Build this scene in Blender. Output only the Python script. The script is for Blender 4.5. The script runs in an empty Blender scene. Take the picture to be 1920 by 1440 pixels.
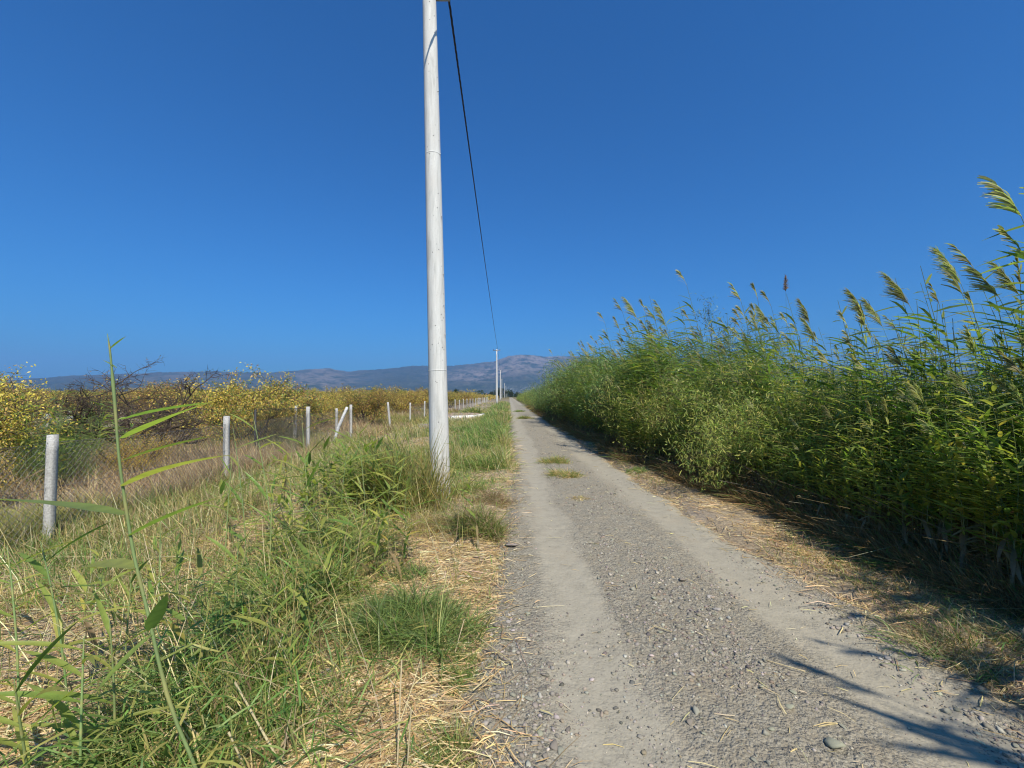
import bpy, math
import numpy as np
from mathutils import Matrix, Vector

S = bpy.context.scene
COL = S.collection
R = math.radians

# ------------------------------------------------------------------ camera, sky, sun, exposure
CAM_H = 1.6
F = 805.0                                     # focal length in photograph pixels (1920 wide)
cam_d = bpy.data.cameras.new("camera"); cam = bpy.data.objects.new("camera", cam_d); COL.objects.link(cam)
cam_d.sensor_width = 36.0; cam_d.lens = 36.0 * F / 1920.0
cam_d.clip_start = 0.05; cam_d.clip_end = 40000
cam.location = (0, 0, CAM_H)
cam.rotation_euler = (R(90 + 1.57), 0, R(-0.36))
S.camera = cam

SUN = Vector((0.25, -0.60, 0.76)).normalized()
w = bpy.data.worlds.new("World"); S.world = w; w.use_nodes = True
nt = w.node_tree; bg = nt.nodes["Background"]
sky = nt.nodes.new("ShaderNodeTexSky"); sky.sky_type = 'NISHITA'; sky.sun_disc = False
sky.sun_elevation = math.asin(SUN.z); sky.sun_rotation = math.atan2(SUN.x, SUN.y)
sky.altitude = 100; sky.air_density = 1.25; sky.dust_density = 1.2; sky.ozone_density = 3.0
hs = nt.nodes.new("ShaderNodeHueSaturation")
hs.inputs['Saturation'].default_value = 1.12; hs.inputs['Hue'].default_value = 0.5
tn = nt.nodes.new("ShaderNodeMix"); tn.data_type = 'RGBA'; tn.blend_type = 'MULTIPLY'; tn.inputs[0].default_value = 1; tn.inputs[7].default_value = (.145, .65, 1.22, 1)
hs.inputs['Saturation'].default_value = 1.0
nt.links.new(sky.outputs[0], hs.inputs['Color']); nt.links.new(hs.outputs[0], tn.inputs[6]); nt.links.new(tn.outputs[2], bg.inputs[0])
bg.inputs[1].default_value = 0.085
sl = bpy.data.lights.new("sun", 'SUN'); sl.energy = 5.0; sl.angle = R(0.53); sl.color = (1.0, 0.925, 0.79)
so = bpy.data.objects.new("sun", sl); COL.objects.link(so)
so.rotation_euler = SUN.to_track_quat('Z', 'Y').to_euler()
S.view_settings.view_transform = 'Standard'; S.view_settings.look = 'None'
S.view_settings.exposure = 0.27; S.view_settings.gamma = 1.0; S.view_settings.use_curve_mapping = False
S.cycles.filter_width = 1.15; S.cycles.max_bounces = 7; S.cycles.transparent_max_bounces = 8; S.cycles.volume_bounces = 0

# ------------------------------------------------------------------ helpers
def at(px, py, y):
    """the point at depth y that the photograph shows at (px, py)"""
    return ((px - 955) / F * y, y, CAM_H - (py - 742) / F * y)

def hash2(ix, iy, seed):
    n = (ix.astype(np.int64) * 374761393 + iy.astype(np.int64) * 668265263 + seed * 1274126177) & 0x7fffffff
    n = ((n ^ (n >> 13)) * 1274126177) & 0x7fffffff
    n = (n ^ (n >> 16)) & 0xffff
    return n / 65535.0

def noise(x, y, seed=0):
    x = np.asarray(x, float); y = np.asarray(y, float)
    ix = np.floor(x); iy = np.floor(y); fx = x - ix; fy = y - iy
    fx = fx * fx * (3 - 2 * fx); fy = fy * fy * (3 - 2 * fy)
    a = hash2(ix, iy, seed); b = hash2(ix + 1, iy, seed); c = hash2(ix, iy + 1, seed); d = hash2(ix + 1, iy + 1, seed)
    return (a * (1 - fx) + b * fx) * (1 - fy) + (c * (1 - fx) + d * fx) * fy

def fbm(x, y, seed=0, octaves=4, gain=0.5):
    v = 0; a = 1; t = 0
    x = np.asarray(x, float); y = np.asarray(y, float)
    for o in range(octaves):
        v = v + a * noise(x, y, seed + o * 17); t += a; a *= gain; x = x * 2.03 + 7.1; y = y * 2.03 + 3.7
    return v / t

def sm(a, b, x):
    t = np.clip((np.asarray(x, float) - a) / (b - a), 0, 1); return t * t * (3 - 2 * t)

def gauss(x, c, s): return np.exp(-((np.asarray(x, float) - c) / s) ** 2)

def wob(y): return 0.10 * (noise(np.asarray(y) * 0.8, 0.5, 3) - .5) + 0.13 * (noise(np.asarray(y) * 2.6, 4.5, 5) - .5)
def road_left(y):  return -0.12 + 0.24 * sm(3, 8, y) + wob(y) * 1.3
def road_right(y): return 2.36 + 0.0 * np.asarray(y) + 0.30 * sm(5.0, 2.0, y) + wob(np.asarray(y) + 31) * 1.8

def ground_z(x, y):
    x = np.asarray(x, float); y = np.asarray(y, float)
    near = np.exp(-np.maximum(0, np.hypot(x, y) - 25) / 20)
    z = 0.09 * (fbm(x * .55, y * .55, 11, 3) - .5) + 0.035 * (fbm(x * 3.1, y * 3.1, 21, 3) - .5)
    inroad = sm(road_left(y) - .35, road_left(y) + .05, x) * sm(road_right(y) + .35, road_right(y) - .05, x)
    z = z * near * (1 - .9 * inroad) + 0.03 * near * (1 - inroad)
    z = z - 0.07 * inroad
    z = z - 0.16 * sm(3.6, 4.6, x) * sm(14, 11, x) * near         # shallow ditch the reeds stand in
    return z

def road_z(x, y):
    x = np.asarray(x, float); y = np.asarray(y, float)
    z = 0.012 + 0.03 * (fbm(x * .9, y * .4, 41, 2) - .5)
    tr = gauss(x, .50, .24) + gauss(x, 2.02, .26)
    z = z - 0.022 * tr
    rough = 1 - .8 * np.clip(tr, 0, 1)
    z = z + rough * (0.020 * (fbm(x * 9, y * 9, 51, 2) - .5) + 0.014 * (noise(x * 30, y * 30, 52) - .5))
    l = road_left(y); r = road_right(y)
    return z - 0.075 * (1 - sm(l - .18, l + .12, x)) - 0.075 * sm(r - .12, r + .18, x)

class Soup:
    """gathers vertices, faces of any size and a colour per vertex, then links them as ONE mesh object"""
    def __init__(s): s.v = []; s.f = {}; s.c = []; s.n = 0
    def add(s, v, faces, col):
        v = np.asarray(v, np.float32).reshape(-1, 3)
        col = np.broadcast_to(np.asarray(col, np.float32), (len(v), 3))
        s.v.append(v); s.c.append(col)
        for f in (faces if isinstance(faces, list) else [faces]):
            f = np.asarray(f, np.int64)
            s.f.setdefault(f.shape[1], []).append(f + s.n)
        s.n += len(v)
        return s
    def arrays(s):
        return np.concatenate(s.v), {k: np.concatenate(x) for k, x in s.f.items()}, np.concatenate(s.c)
    def mesh(s, name, smooth=False):
        v, fs, c = s.arrays()
        me = bpy.data.meshes.new(name)
        me.vertices.add(len(v)); me.vertices.foreach_set('co', v.ravel())
        ks = sorted(fs); loops = np.concatenate([fs[k].ravel() for k in ks])
        tot = np.concatenate([np.full(len(fs[k]), k) for k in ks])
        start = np.concatenate([[0], np.cumsum(tot)[:-1]])
        me.loops.add(len(loops)); me.loops.foreach_set('vertex_index', loops.astype(np.int32))
        me.polygons.add(len(tot)); me.polygons.foreach_set('loop_start', start.astype(np.int32))
        me.polygons.foreach_set('loop_total', tot.astype(np.int32))
        if smooth: me.polygons.foreach_set('use_smooth', np.ones(len(tot), bool))
        a = me.attributes.new('Col', 'FLOAT_COLOR', 'POINT')
        a.data.foreach_set('color', np.concatenate([c, np.ones((len(c), 1), np.float32)], 1).ravel())
        me.update(calc_edges=True)
        return me
    def build(s, name, material, parent=None, smooth=False, mat=None):
        return obj(name, s.mesh(name, smooth), material, parent, mat)

def obj(name, me, material=None, parent=None, mat=None):
    o = bpy.data.objects.new(name, me); COL.objects.link(o)
    if material and me and not me.materials: me.materials.append(material)
    if parent: o.parent = parent
    if mat is not None: o.matrix_local = mat
    return o

def tag(o, label=None, cat=None, group=None, kind=None):
    if label: o['label'] = label
    if cat: o['category'] = cat
    if group: o['group'] = group
    if kind: o['kind'] = kind
    return o

def empty(name, loc=(0, 0, 0), rz=0, sc=1):
    o = bpy.data.objects.new(name, None); COL.objects.link(o)
    o.location = loc; o.rotation_euler = (0, 0, rz); o.scale = (sc, sc, sc); o.empty_display_size = .1
    return o

def copy_tree(o, parent=None):
    c = o.copy(); COL.objects.link(c)
    if parent: c.parent = parent
    for ch in KIDS.get(o.name, []): copy_tree(ch, c)
    return c
KIDS = {}
def note_kids(o):
    KIDS[o.name] = list(o.children)
    for c in o.children: note_kids(c)

def norm(a):
    a = np.asarray(a, float); return a / np.maximum(1e-9, np.linalg.norm(a, axis=-1, keepdims=True))

def ribbons(soup, P, D, L, W, B, col, segs=3, tip=.04, prof=None, side=None, rng=None, base_dark=None):
    """N blades: start P, direction D, length L, width W, bend B (added as t^2), one colour each"""
    P = np.asarray(P, float).reshape(-1, 3); N = len(P)
    D = norm(np.broadcast_to(D, (N, 3))); B = np.broadcast_to(B, (N, 3))
    L = np.broadcast_to(L, (N,)); W = np.broadcast_to(W, (N,))
    if side is None:
        r = (rng or np.random.default_rng(1)).normal(size=(N, 3)); side = norm(np.cross(D, r))
    t = np.linspace(0, 1, segs + 1)
    if prof is None: prof = np.interp(t, [0, .35, .8, 1], [.7, 1, .6, tip])
    else: prof = np.interp(t, np.linspace(0, 1, len(prof)), prof)
    C = P[:, None, :] + L[:, None, None] * (D[:, None, :] * t[None, :, None] + B[:, None, :] * (t ** 2)[None, :, None])
    off = side[:, None, :] * (W[:, None] * prof[None, :])[:, :, None] * .5
    V = np.stack([C - off, C + off], 2)                       # N, segs+1, 2, 3
    idx = np.arange(N)[:, None] * (2 * (segs + 1)) + np.arange(segs)[None, :] * 2
    f = np.stack([idx, idx + 1, idx + 3, idx + 2], -1).reshape(-1, 4)
    col = np.broadcast_to(np.asarray(col, float), (N, 3))
    c = np.repeat(col[:, None, :], 2 * (segs + 1), 1)
    soup.add(V.reshape(-1, 3), f, c.reshape(-1, 3))

def tube(soup, pts, rad, col, sides=6, cap=True):
    pts = np.asarray(pts, float); n = len(pts); rad = np.broadcast_to(rad, (n,))
    T = norm(np.gradient(pts, axis=0)); up = np.array([0, 0, 1.]) if abs(T[0][2]) < .9 else np.array([1., 0, 0])
    A = norm(np.cross(T, up)); Bn = np.cross(T, A)
    a = np.arange(sides) * 2 * math.pi / sides
    V = pts[:, None] + rad[:, None, None] * (A[:, None] * np.cos(a)[None, :, None] + Bn[:, None] * np.sin(a)[None, :, None])
    i = np.arange(n - 1)[:, None] * sides; j = np.arange(sides)[None]; k = (j + 1) % sides
    f = np.stack(np.broadcast_arrays(i + j, i + k, i + sides + k, i + sides + j), -1).reshape(-1, 4)
    fs = [f]
    if cap: fs.append(np.array([[*range(sides)][::-1], [(n - 1) * sides + q for q in range(sides)]]))
    soup.add(V.reshape(-1, 3), fs, col)

def tubes(soup, A, B, ra, rb, col, sides=3):
    """many straight tapered sticks at once"""
    A = np.asarray(A, float).reshape(-1, 3); B = np.asarray(B, float).reshape(-1, 3); N = len(A)
    T = norm(B - A); U = norm(np.cross(T, np.where(np.abs(T[:, 2:3]) < .9, [[0, 0, 1.]], [[1., 0, 0]]))); Vv = np.cross(T, U)
    a = np.arange(sides) * 2 * math.pi / sides
    ring = U[:, None] * np.cos(a)[None, :, None] + Vv[:, None] * np.sin(a)[None, :, None]
    ra = np.broadcast_to(ra, (N,)); rb = np.broadcast_to(rb, (N,))
    V = np.stack([A[:, None] + ring * ra[:, None, None], B[:, None] + ring * rb[:, None, None]], 1)
    j = np.arange(sides); k = (j + 1) % sides
    f = np.stack([j, k, sides + k, sides + j], -1)[None] + (np.arange(N) * 2 * sides)[:, None, None]
    col = np.repeat(np.broadcast_to(np.asarray(col, float), (N, 3)), 2 * sides, 0)
    soup.add(V.reshape(-1, 3), f.reshape(-1, 4), col)

def box(soup, x0, x1, y0, y1, z0, z1, col):
    v = [(x, y, z) for z in (z0, z1) for y in (y0, y1) for x in (x0, x1)]
    f = [[0, 2, 3, 1], [4, 5, 7, 6], [0, 1, 5, 4], [2, 6, 7, 3], [0, 4, 6, 2], [1, 3, 7, 5]]
    soup.add(v, np.array(f), col)

def pal(rng, n, cols, wts=None, jit=.12):
    cols = np.asarray(cols, float)
    i = rng.choice(len(cols), n, p=None if wts is None else np.asarray(wts) / np.sum(wts))
    return np.clip(cols[i] * (1 + rng.normal(size=(n, 1)) * jit) * (1 + rng.normal(size=(n, 3)) * jit * .35), .004, .9)

# ------------------------------------------------------------------ materials
def mat_new(name):
    m = bpy.data.materials.new(name); m.use_nodes = True; n = m.node_tree; n.nodes.clear()
    out = n.nodes.new("ShaderNodeOutputMaterial"); return m, n, out
def N(n, t, **kw):
    x = n.nodes.new(t)
    for k, v in kw.items():
        if k in ('operation', 'blend_type', 'data_type', 'attribute_name', 'noise_dimensions', 'feature', 'interpolation_type', 'clamp_factor', 'distance'): setattr(x, k, v)
        else: x.inputs[k].default_value = v
    return x
def L(n, a, b): n.links.new(a, b)
def ramp(n, src, stops):
    r = n.nodes.new("ShaderNodeValToRGB"); e = r.color_ramp.elements
    while len(e) < len(stops): e.new(.5)
    for q, (p, c) in zip(e, stops): q.position = p; q.color = (*c, 1) if len(c) == 3 else c
    L(n, src, r.inputs[0]); return r.outputs[0]
def mixc(n, f, a, b, mode='MIX'):
    x = n.nodes.new("ShaderNodeMix"); x.data_type = 'RGBA'; x.blend_type = mode
    for s, i in ((f, 0), (a, 6), (b, 7)):
        if isinstance(s, (int, float)): x.inputs[i].default_value = s
        elif isinstance(s, tuple): x.inputs[i].default_value = (*s, 1)
        else: L(n, s, x.inputs[i])
    return x.outputs[2]
def noise_n(n, vec, scale, detail=3, rough=.55, dist=0):
    x = n.nodes.new("ShaderNodeTexNoise"); x.inputs['Scale'].default_value = scale; x.inputs['Detail'].default_value = detail
    x.inputs['Roughness'].default_value = rough; x.inputs['Distortion'].default_value = dist
    if vec is not None: L(n, vec, x.inputs['Vector'])
    return x.outputs[0]
def math_n(n, op, a, b=None, c=None, clamp=False):
    x = n.nodes.new("ShaderNodeMath"); x.operation = op; x.use_clamp = clamp
    for i, s in enumerate((a, b, c)):
        if s is None: continue
        if isinstance(s, (int, float)): x.inputs[i].default_value = s
        else: L(n, s, x.inputs[i])
    return x.outputs[0]

def leaf_mat(name, trans=.35, rough=.5, spec=.35, vary=.22, tint=(1, 1, 1), hue=.02):
    m, n, out = mat_new(name)
    a = N(n, "ShaderNodeAttribute", attribute_name='Col')
    oi = n.nodes.new("ShaderNodeObjectInfo")
    h = n.nodes.new("ShaderNodeHueSaturation"); L(n, a.outputs['Color'], h.inputs['Color'])
    mr = n.nodes.new("ShaderNodeMapRange"); mr.inputs[3].default_value = 1 - vary; mr.inputs[4].default_value = 1 + vary
    L(n, oi.outputs['Random'], mr.inputs[0]); L(n, mr.outputs[0], h.inputs['Value'])
    m2 = n.nodes.new("ShaderNodeMapRange"); m2.inputs[3].default_value = .5 - hue; m2.inputs[4].default_value = .5 + hue
    L(n, math_n(n, 'FRACT', math_n(n, 'MULTIPLY', oi.outputs['Random'], 7.31)), m2.inputs[0]); L(n, m2.outputs[0], h.inputs['Hue'])
    tc = n.nodes.new("ShaderNodeTexCoord")
    nz = noise_n(n, tc.outputs['Object'], 9, 3)
    col = mixc(n, .35, h.outputs[0], mixc(n, 1.0, h.outputs[0], ramp(n, nz, [(.3, (.55, .55, .55)), (.7, (1.4, 1.4, 1.4))]), 'MULTIPLY'))
    if tint != (1, 1, 1): col = mixc(n, 1.0, col, tint, 'MULTIPLY')
    p = n.nodes.new("ShaderNodeBsdfPrincipled"); L(n, col, p.inputs['Base Color'])
    p.inputs['Roughness'].default_value = rough; p.inputs['Specular IOR Level'].default_value = spec
    t = n.nodes.new("ShaderNodeBsdfTranslucent"); L(n, mixc(n, 1.0, col, (1.1, 1.25, .6), 'MULTIPLY'), t.inputs['Color'])
    mx = n.nodes.new("ShaderNodeMixShader"); mx.inputs[0].default_value = trans
    L(n, p.outputs[0], mx.inputs[1]); L(n, t.outputs[0], mx.inputs[2]); L(n, mx.outputs[0], out.inputs[0])
    return m

def solid_mat(name, col, col2, scale=20, rough=.85, bump=.3, bscale=120, bdist=.004, spec=.3, use_attr=False, stretch=None, metallic=0):
    m, n, out = mat_new(name)
    tc = n.nodes.new("ShaderNodeTexCoord"); vec = tc.outputs['Object']
    if stretch:
        mp = n.nodes.new("ShaderNodeMapping"); mp.inputs['Scale'].default_value = stretch; L(n, vec, mp.inputs[0]); vec = mp.outputs[0]
    nz = noise_n(n, vec, scale, 5, .62)
    c = mixc(n, ramp(n, nz, [(.35, (0, 0, 0)), (.68, (1, 1, 1))]), col, col2)
    if use_attr:
        a = N(n, "ShaderNodeAttribute", attribute_name='Col'); c = mixc(n, 1.0, a.outputs['Color'], c, 'MULTIPLY')
    p = n.nodes.new("ShaderNodeBsdfPrincipled"); L(n, c, p.inputs['Base Color'])
    p.inputs['Roughness'].default_value = rough; p.inputs['Specular IOR Level'].default_value = spec; p.inputs['Metallic'].default_value = metallic
    b = n.nodes.new("ShaderNodeBump"); b.inputs['Strength'].default_value = bump; b.inputs['Distance'].default_value = bdist
    L(n, noise_n(n, tc.outputs['Object'], bscale, 4, .6), b.inputs['Height']); L(n, b.outputs[0], p.inputs['Normal'])
    L(n, p.outputs[0], out.inputs[0]); return m

M_LEAF = leaf_mat("reed_leaf", .54, .40, .5)
M_STEM = leaf_mat("reed_stem", .05, .5, .4)
M_PLUME = leaf_mat("reed_plume", .45, .7, .1)
M_GRASS = leaf_mat("grass_blade", .35, .5, .35, vary=.1)
M_STRAW = leaf_mat("dry_straw", .25, .75, .15, vary=.08, hue=.008)
M_TREELEAF = leaf_mat("tree_leaf", .38, .55, .3, vary=.2, hue=.018)
M_BARK = solid_mat("bark", (.10, .075, .055), (.055, .042, .034), 30, .95, .6, 90, .01)
M_STONE = solid_mat("stone", (.9, .9, .9), (1.15, 1.13, 1.1), 60, .9, .5, 200, .002, use_attr=True)
M_POSTC = solid_mat("post_concrete", (.52, .51, .48), (.30, .29, .27), 60, .92, .7, 130, .006)
M_WHITEC = solid_mat("whitewashed_concrete", (.70, .69, .66), (.52, .51, .47), 8, .9, .5, 60, .006)
M_WIRE = solid_mat("galvanised_wire", (.22, .22, .21), (.13, .11, .09), 40, .6, .1, 200, .001, metallic=.35)
M_DWIRE = solid_mat("dark_wire", (.03, .03, .03), (.05, .05, .05), 40, .6, .1, 200, .001)
M_RUBBER = solid_mat("cable_insulation", (.012, .012, .014), (.022, .022, .025), 30, .5, .1, 200, .001)
M_STEEL = solid_mat("galvanised_steel", (.42, .43, .44), (.30, .31, .32), 20, .45, .1, 100, .001, metallic=.7)
M_CERAMIC = solid_mat("dark_ceramic", (.06, .035, .03), (.09, .05, .04), 20, .25, .05, 100, .001, spec=.6)

def pole_mat():
    m, n, out = mat_new("pole_concrete")
    tc = n.nodes.new("ShaderNodeTexCoord"); v = tc.outputs['Object']
    mp = n.nodes.new("ShaderNodeMapping"); mp.inputs['Scale'].default_value = (1, 1, .07); L(n, v, mp.inputs[0])
    streak = noise_n(n, mp.outputs[0], 26, 5, .65, .3)
    blotch = noise_n(n, v, 3.2, 5, .65)
    fine = noise_n(n, v, 85, 3, .6)
    c = mixc(n, ramp(n, streak, [(.36, (0, 0, 0)), (.66, (1, 1, 1))]), (.50, .50, .47), (.66, .655, .62))
    c = mixc(n, ramp(n, blotch, [(.42, (0, 0, 0)), (.72, (.8, .8, .8))]), c, (.58, .56, .52))
    c = mixc(n, ramp(n, fine, [(.28, (.55, .55, .55)), (.42, (0, 0, 0))]), c, (.30, .30, .29))
    mp3 = n.nodes.new('ShaderNodeMapping'); mp3.inputs['Scale'].default_value = (1, 1, .16); L(n, v, mp3.inputs[0])
    c = mixc(n, ramp(n, noise_n(n, mp3.outputs[0], 9, 6, .7, .6), [(.52, (0, 0, 0)), (.68, (.6, .6, .6))]), c, (.36, .355, .33))
    # air holes left by the mould
    vo = n.nodes.new("ShaderNodeTexVoronoi"); vo.inputs['Scale'].default_value = 11; L(n, v, vo.inputs['Vector'])
    pit = ramp(n, vo.outputs['Distance'], [(.07, (1, 1, 1)), (.11, (0, 0, 0))])
    c = mixc(n, pit, c, (.10, .10, .10))
    # splashed soil on the lowest half metre
    sp = n.nodes.new("ShaderNodeSeparateXYZ"); L(n, v, sp.inputs[0])
    low = ramp(n, math_n(n, 'SUBTRACT', sp.outputs[2], math_n(n, 'MULTIPLY', blotch, .7)), [(0.0, (.7, .7, .7)), (.35, (0, 0, 0))])
    c = mixc(n, low, c, (.38, .34, .27))
    p = n.nodes.new("ShaderNodeBsdfPrincipled"); L(n, c, p.inputs['Base Color']); p.inputs['Roughness'].default_value = .8; p.inputs['Specular IOR Level'].default_value = .25
    b = n.nodes.new("ShaderNodeBump"); b.inputs['Strength'].default_value = .45; b.inputs['Distance'].default_value = .004
    L(n, math_n(n, 'SUBTRACT', math_n(n, 'ADD', fine, streak), pit), b.inputs['Height']); L(n, b.outputs[0], p.inputs['Normal'])
    L(n, p.outputs[0], out.inputs[0]); return m
M_POLE = pole_mat()

def ground_mat():
    m, n, out = mat_new("dry_soil_and_litter")
    g = n.nodes.new("ShaderNodeNewGeometry"); v = g.outputs['Position']
    big = noise_n(n, v, .35, 4, .6); mid = noise_n(n, v, 2.4, 5, .6); fine = noise_n(n, v, 38, 4, .65)
    c = mixc(n, ramp(n, mid, [(.35, (0, 0, 0)), (.65, (1, 1, 1))]), (.33, .255, .165), (.43, .34, .22))
    c = mixc(n, ramp(n, fine, [(.38, (.8, .8, .8)), (.6, (0, 0, 0))]), c, (.17, .135, .10))
    c = mixc(n, ramp(n, big, [(.45, (0, 0, 0)), (.62, (.7, .7, .7))]), c, (.25, .23, .21))
    # orchard floor and fields farther off
    d = n.nodes.new("ShaderNodeVectorMath"); d.operation = 'LENGTH'; L(n, v, d.inputs[0])
    far = n.nodes.new("ShaderNodeMapRange"); far.inputs[1].default_value = 60; far.inputs[2].default_value = 260; L(n, d.outputs['Value'], far.inputs[0])
    fld = ramp(n, noise_n(n, v, .012, 4, .6), [(.35, (.10, .11, .04)), (.5, (.19, .15, .07)), (.62, (.09, .10, .045)), (.75, (.22, .17, .09))])
    c = mixc(n, far.outputs[0], c, fld)
    p = n.nodes.new("ShaderNodeBsdfPrincipled"); L(n, c, p.inputs['Base Color']); p.inputs['Roughness'].default_value = .95; p.inputs['Specular IOR Level'].default_value = .12
    b = n.nodes.new("ShaderNodeBump"); b.inputs['Strength'].default_value = .8; b.inputs['Distance'].default_value = .012
    L(n, math_n(n, 'ADD', fine, math_n(n, 'MULTIPLY', noise_n(n, v, 120, 3), .5)), b.inputs['Height']); L(n, b.outputs[0], p.inputs['Normal'])
    L(n, p.outputs[0], out.inputs[0]); return m

def road_mat():
    m, n, out = mat_new("gravel_and_dust")
    g = n.nodes.new("ShaderNodeNewGeometry"); v = g.outputs['Position']
    sp = n.nodes.new("ShaderNodeSeparateXYZ"); L(n, v, sp.inputs[0])
    mp = n.nodes.new("ShaderNodeMapping"); mp.inputs['Scale'].default_value = (1, .22, 1); L(n, v, mp.inputs[0])
    wn = noise_n(n, mp.outputs[0], 2.2, 4, .6)
    x = math_n(n, 'ADD', sp.outputs[0], math_n(n, 'MULTIPLY', math_n(n, 'SUBTRACT', wn, .5), .85))
    def bump_at(c, wd):
        d = math_n(n, 'ABSOLUTE', math_n(n, 'SUBTRACT', x, c))
        mr = n.nodes.new("ShaderNodeMapRange"); mr.interpolation_type = 'SMOOTHSTEP'
        mr.inputs[1].default_value = wd; mr.inputs[2].default_value = wd * .35; L(n, d, mr.inputs[0]); return mr.outputs[0]
    tr = math_n(n, 'MAXIMUM', bump_at(.50, .36), bump_at(2.12, .46))
    fine = noise_n(n, v, 55, 4, .7); mid = noise_n(n, v, 7, 5, .65); big = noise_n(n, v, 1.3, 4, .6)
    vo = n.nodes.new("ShaderNodeTexVoronoi"); vo.inputs['Scale'].default_value = 75; L(n, v, vo.inputs['Vector'])
    vo2 = n.nodes.new("ShaderNodeTexVoronoi"); vo2.inputs['Scale'].default_value = 34; L(n, v, vo2.inputs['Vector'])
    gcol = ramp(n, fine, [(.34, (0.124, 0.110, 0.084)), (.47, (0.276, 0.250, 0.194)), (.66, (0.396, 0.359, 0.280))])
    sc_ = n.nodes.new("ShaderNodeSeparateColor"); L(n, vo.outputs['Color'], sc_.inputs[0])
    gcol = mixc(n, .55, gcol, ramp(n, sc_.outputs[0], [(0, (0.175, 0.158, 0.123)), (.5, (0.276, 0.250, 0.195)), (1, (0.396, 0.363, 0.289))]))
    gcol = mixc(n, ramp(n, mid, [(.45, (0, 0, 0)), (.7, (.65, .65, .65))]), gcol, (0.313, 0.262, 0.186))
    dust = mixc(n, ramp(n, mid, [(.3, (0, 0, 0)), (.7, (1, 1, 1))]), (0.294, 0.267, 0.206), (0.350, 0.317, 0.247))
    dust = mixc(n, ramp(n, fine, [(.3, (.5, .5, .5)), (.48, (0, 0, 0))]), dust, (0.212, 0.189, 0.146))
    brk = math_n(n, 'MULTIPLY', tr, ramp(n, math_n(n, 'ADD', math_n(n, 'MULTIPLY', mid, .6), math_n(n, 'MULTIPLY', big, .4)), [(.3, (.35, .35, .35)), (.5, (1, 1, 1))]))
    c = mixc(n, brk, gcol, dust)
    c = mixc(n, ramp(n, big, [(.55, (0, 0, 0)), (.75, (.35, .35, .35))]), c, (0.350, 0.285, 0.195))
    p = n.nodes.new("ShaderNodeBsdfPrincipled"); L(n, c, p.inputs['Base Color']); p.inputs['Roughness'].default_value = .93; p.inputs['Specular IOR Level'].default_value = .15
    h = math_n(n, 'ADD', math_n(n, 'MULTIPLY', vo2.outputs['Distance'], -.8), math_n(n, 'ADD', math_n(n, 'MULTIPLY', vo.outputs['Distance'], -.5), fine))
    b = n.nodes.new("ShaderNodeBump"); b.inputs['Distance'].default_value = .016
    L(n, math_n(n, 'SUBTRACT', 1.0, math_n(n, 'MULTIPLY', brk, .75)), b.inputs['Strength'])
    L(n, h, b.inputs['Height']); L(n, b.outputs[0], p.inputs['Normal'])
    L(n, p.outputs[0], out.inputs[0]); return m

def mountain_mat():
    m, n, out = mat_new("scrub_and_rock")
    g = n.nodes.new("ShaderNodeNewGeometry"); v = g.outputs['Position']
    a = N(n, "ShaderNodeAttribute", attribute_name='Col')
    f1 = noise_n(n, v, .0045, 6, .68, .4); f2 = noise_n(n, v, .02, 4, .7)
    sc = n.nodes.new("ShaderNodeSeparateColor"); L(n, a.outputs['Color'], sc.inputs[0])
    bare = math_n(n, 'MULTIPLY', sc.outputs[0], ramp(n, f1, [(.40, (0, 0, 0)), (.56, (1, 1, 1))]))
    scrub = ramp(n, f2, [(.3, (.016, .030, .018)), (.7, (.045, .066, .036))])
    rock = ramp(n, f2, [(.3, (.14, .12, .10)), (.7, (.28, .235, .19))])
    c = mixc(n, bare, scrub, rock)
    town = math_n(n, 'MULTIPLY', sc.outputs[1], ramp(n, noise_n(n, v, .05, 3, .8), [(.56, (0, 0, 0)), (.62, (1, 1, 1))]))
    c = mixc(n, town, c, (.55, .53, .5))
    p = n.nodes.new("ShaderNodeBsdfPrincipled"); L(n, c, p.inputs['Base Color']); p.inputs['Roughness'].default_value = 1; p.inputs['Specular IOR Level'].default_value = 0
    L(n, p.outputs[0], out.inputs[0]); return m

# ------------------------------------------------------------------ ground, road, mountains
def axis(dense_lo, dense_hi, step, far_lo, far_hi, grow=1.12):
    xs = list(np.arange(dense_lo, dense_hi + 1e-6, step))
    d = step; x = dense_hi; hi = []
    while x < far_hi: d *= grow; x += d; hi.append(x)
    d = step; x = dense_lo; lo = []
    while x > far_lo: d *= grow; x -= d; lo.append(x)
    return np.array(lo[::-1] + xs + hi)

def grid(name, X, Y, zf, material, keep=None, kind='structure', smooth=True):
    gx, gy = np.meshgrid(X, Y); gz = zf(gx, gy)
    v = np.stack([gx, gy, gz], -1).reshape(-1, 3); nx = len(X)
    i = np.arange(len(Y) - 1)[:, None] * nx + np.arange(nx - 1)[None]
    f = np.stack([i, i + 1, i + nx + 1, i + nx], -1).reshape(-1, 4)
    s = Soup(); s.add(v, f, (1, 1, 1)); o = s.build(name, material, smooth=smooth); o['kind'] = kind
    return o

grid('ground', axis(-6, 5.5, .06, -15500, 15500, 1.16), axis(.6, 10, .06, -300, 15500, 1.10), ground_z, ground_mat())
yr = [-12.0]
while yr[-1] < 420: yr.append(yr[-1] + max(.02 if yr[-1] > 1 else .3, .0045 * abs(yr[-1])))
grid('dirt_road', np.arange(-.75, 3.45, .022), np.array(yr), road_z, road_mat())

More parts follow.
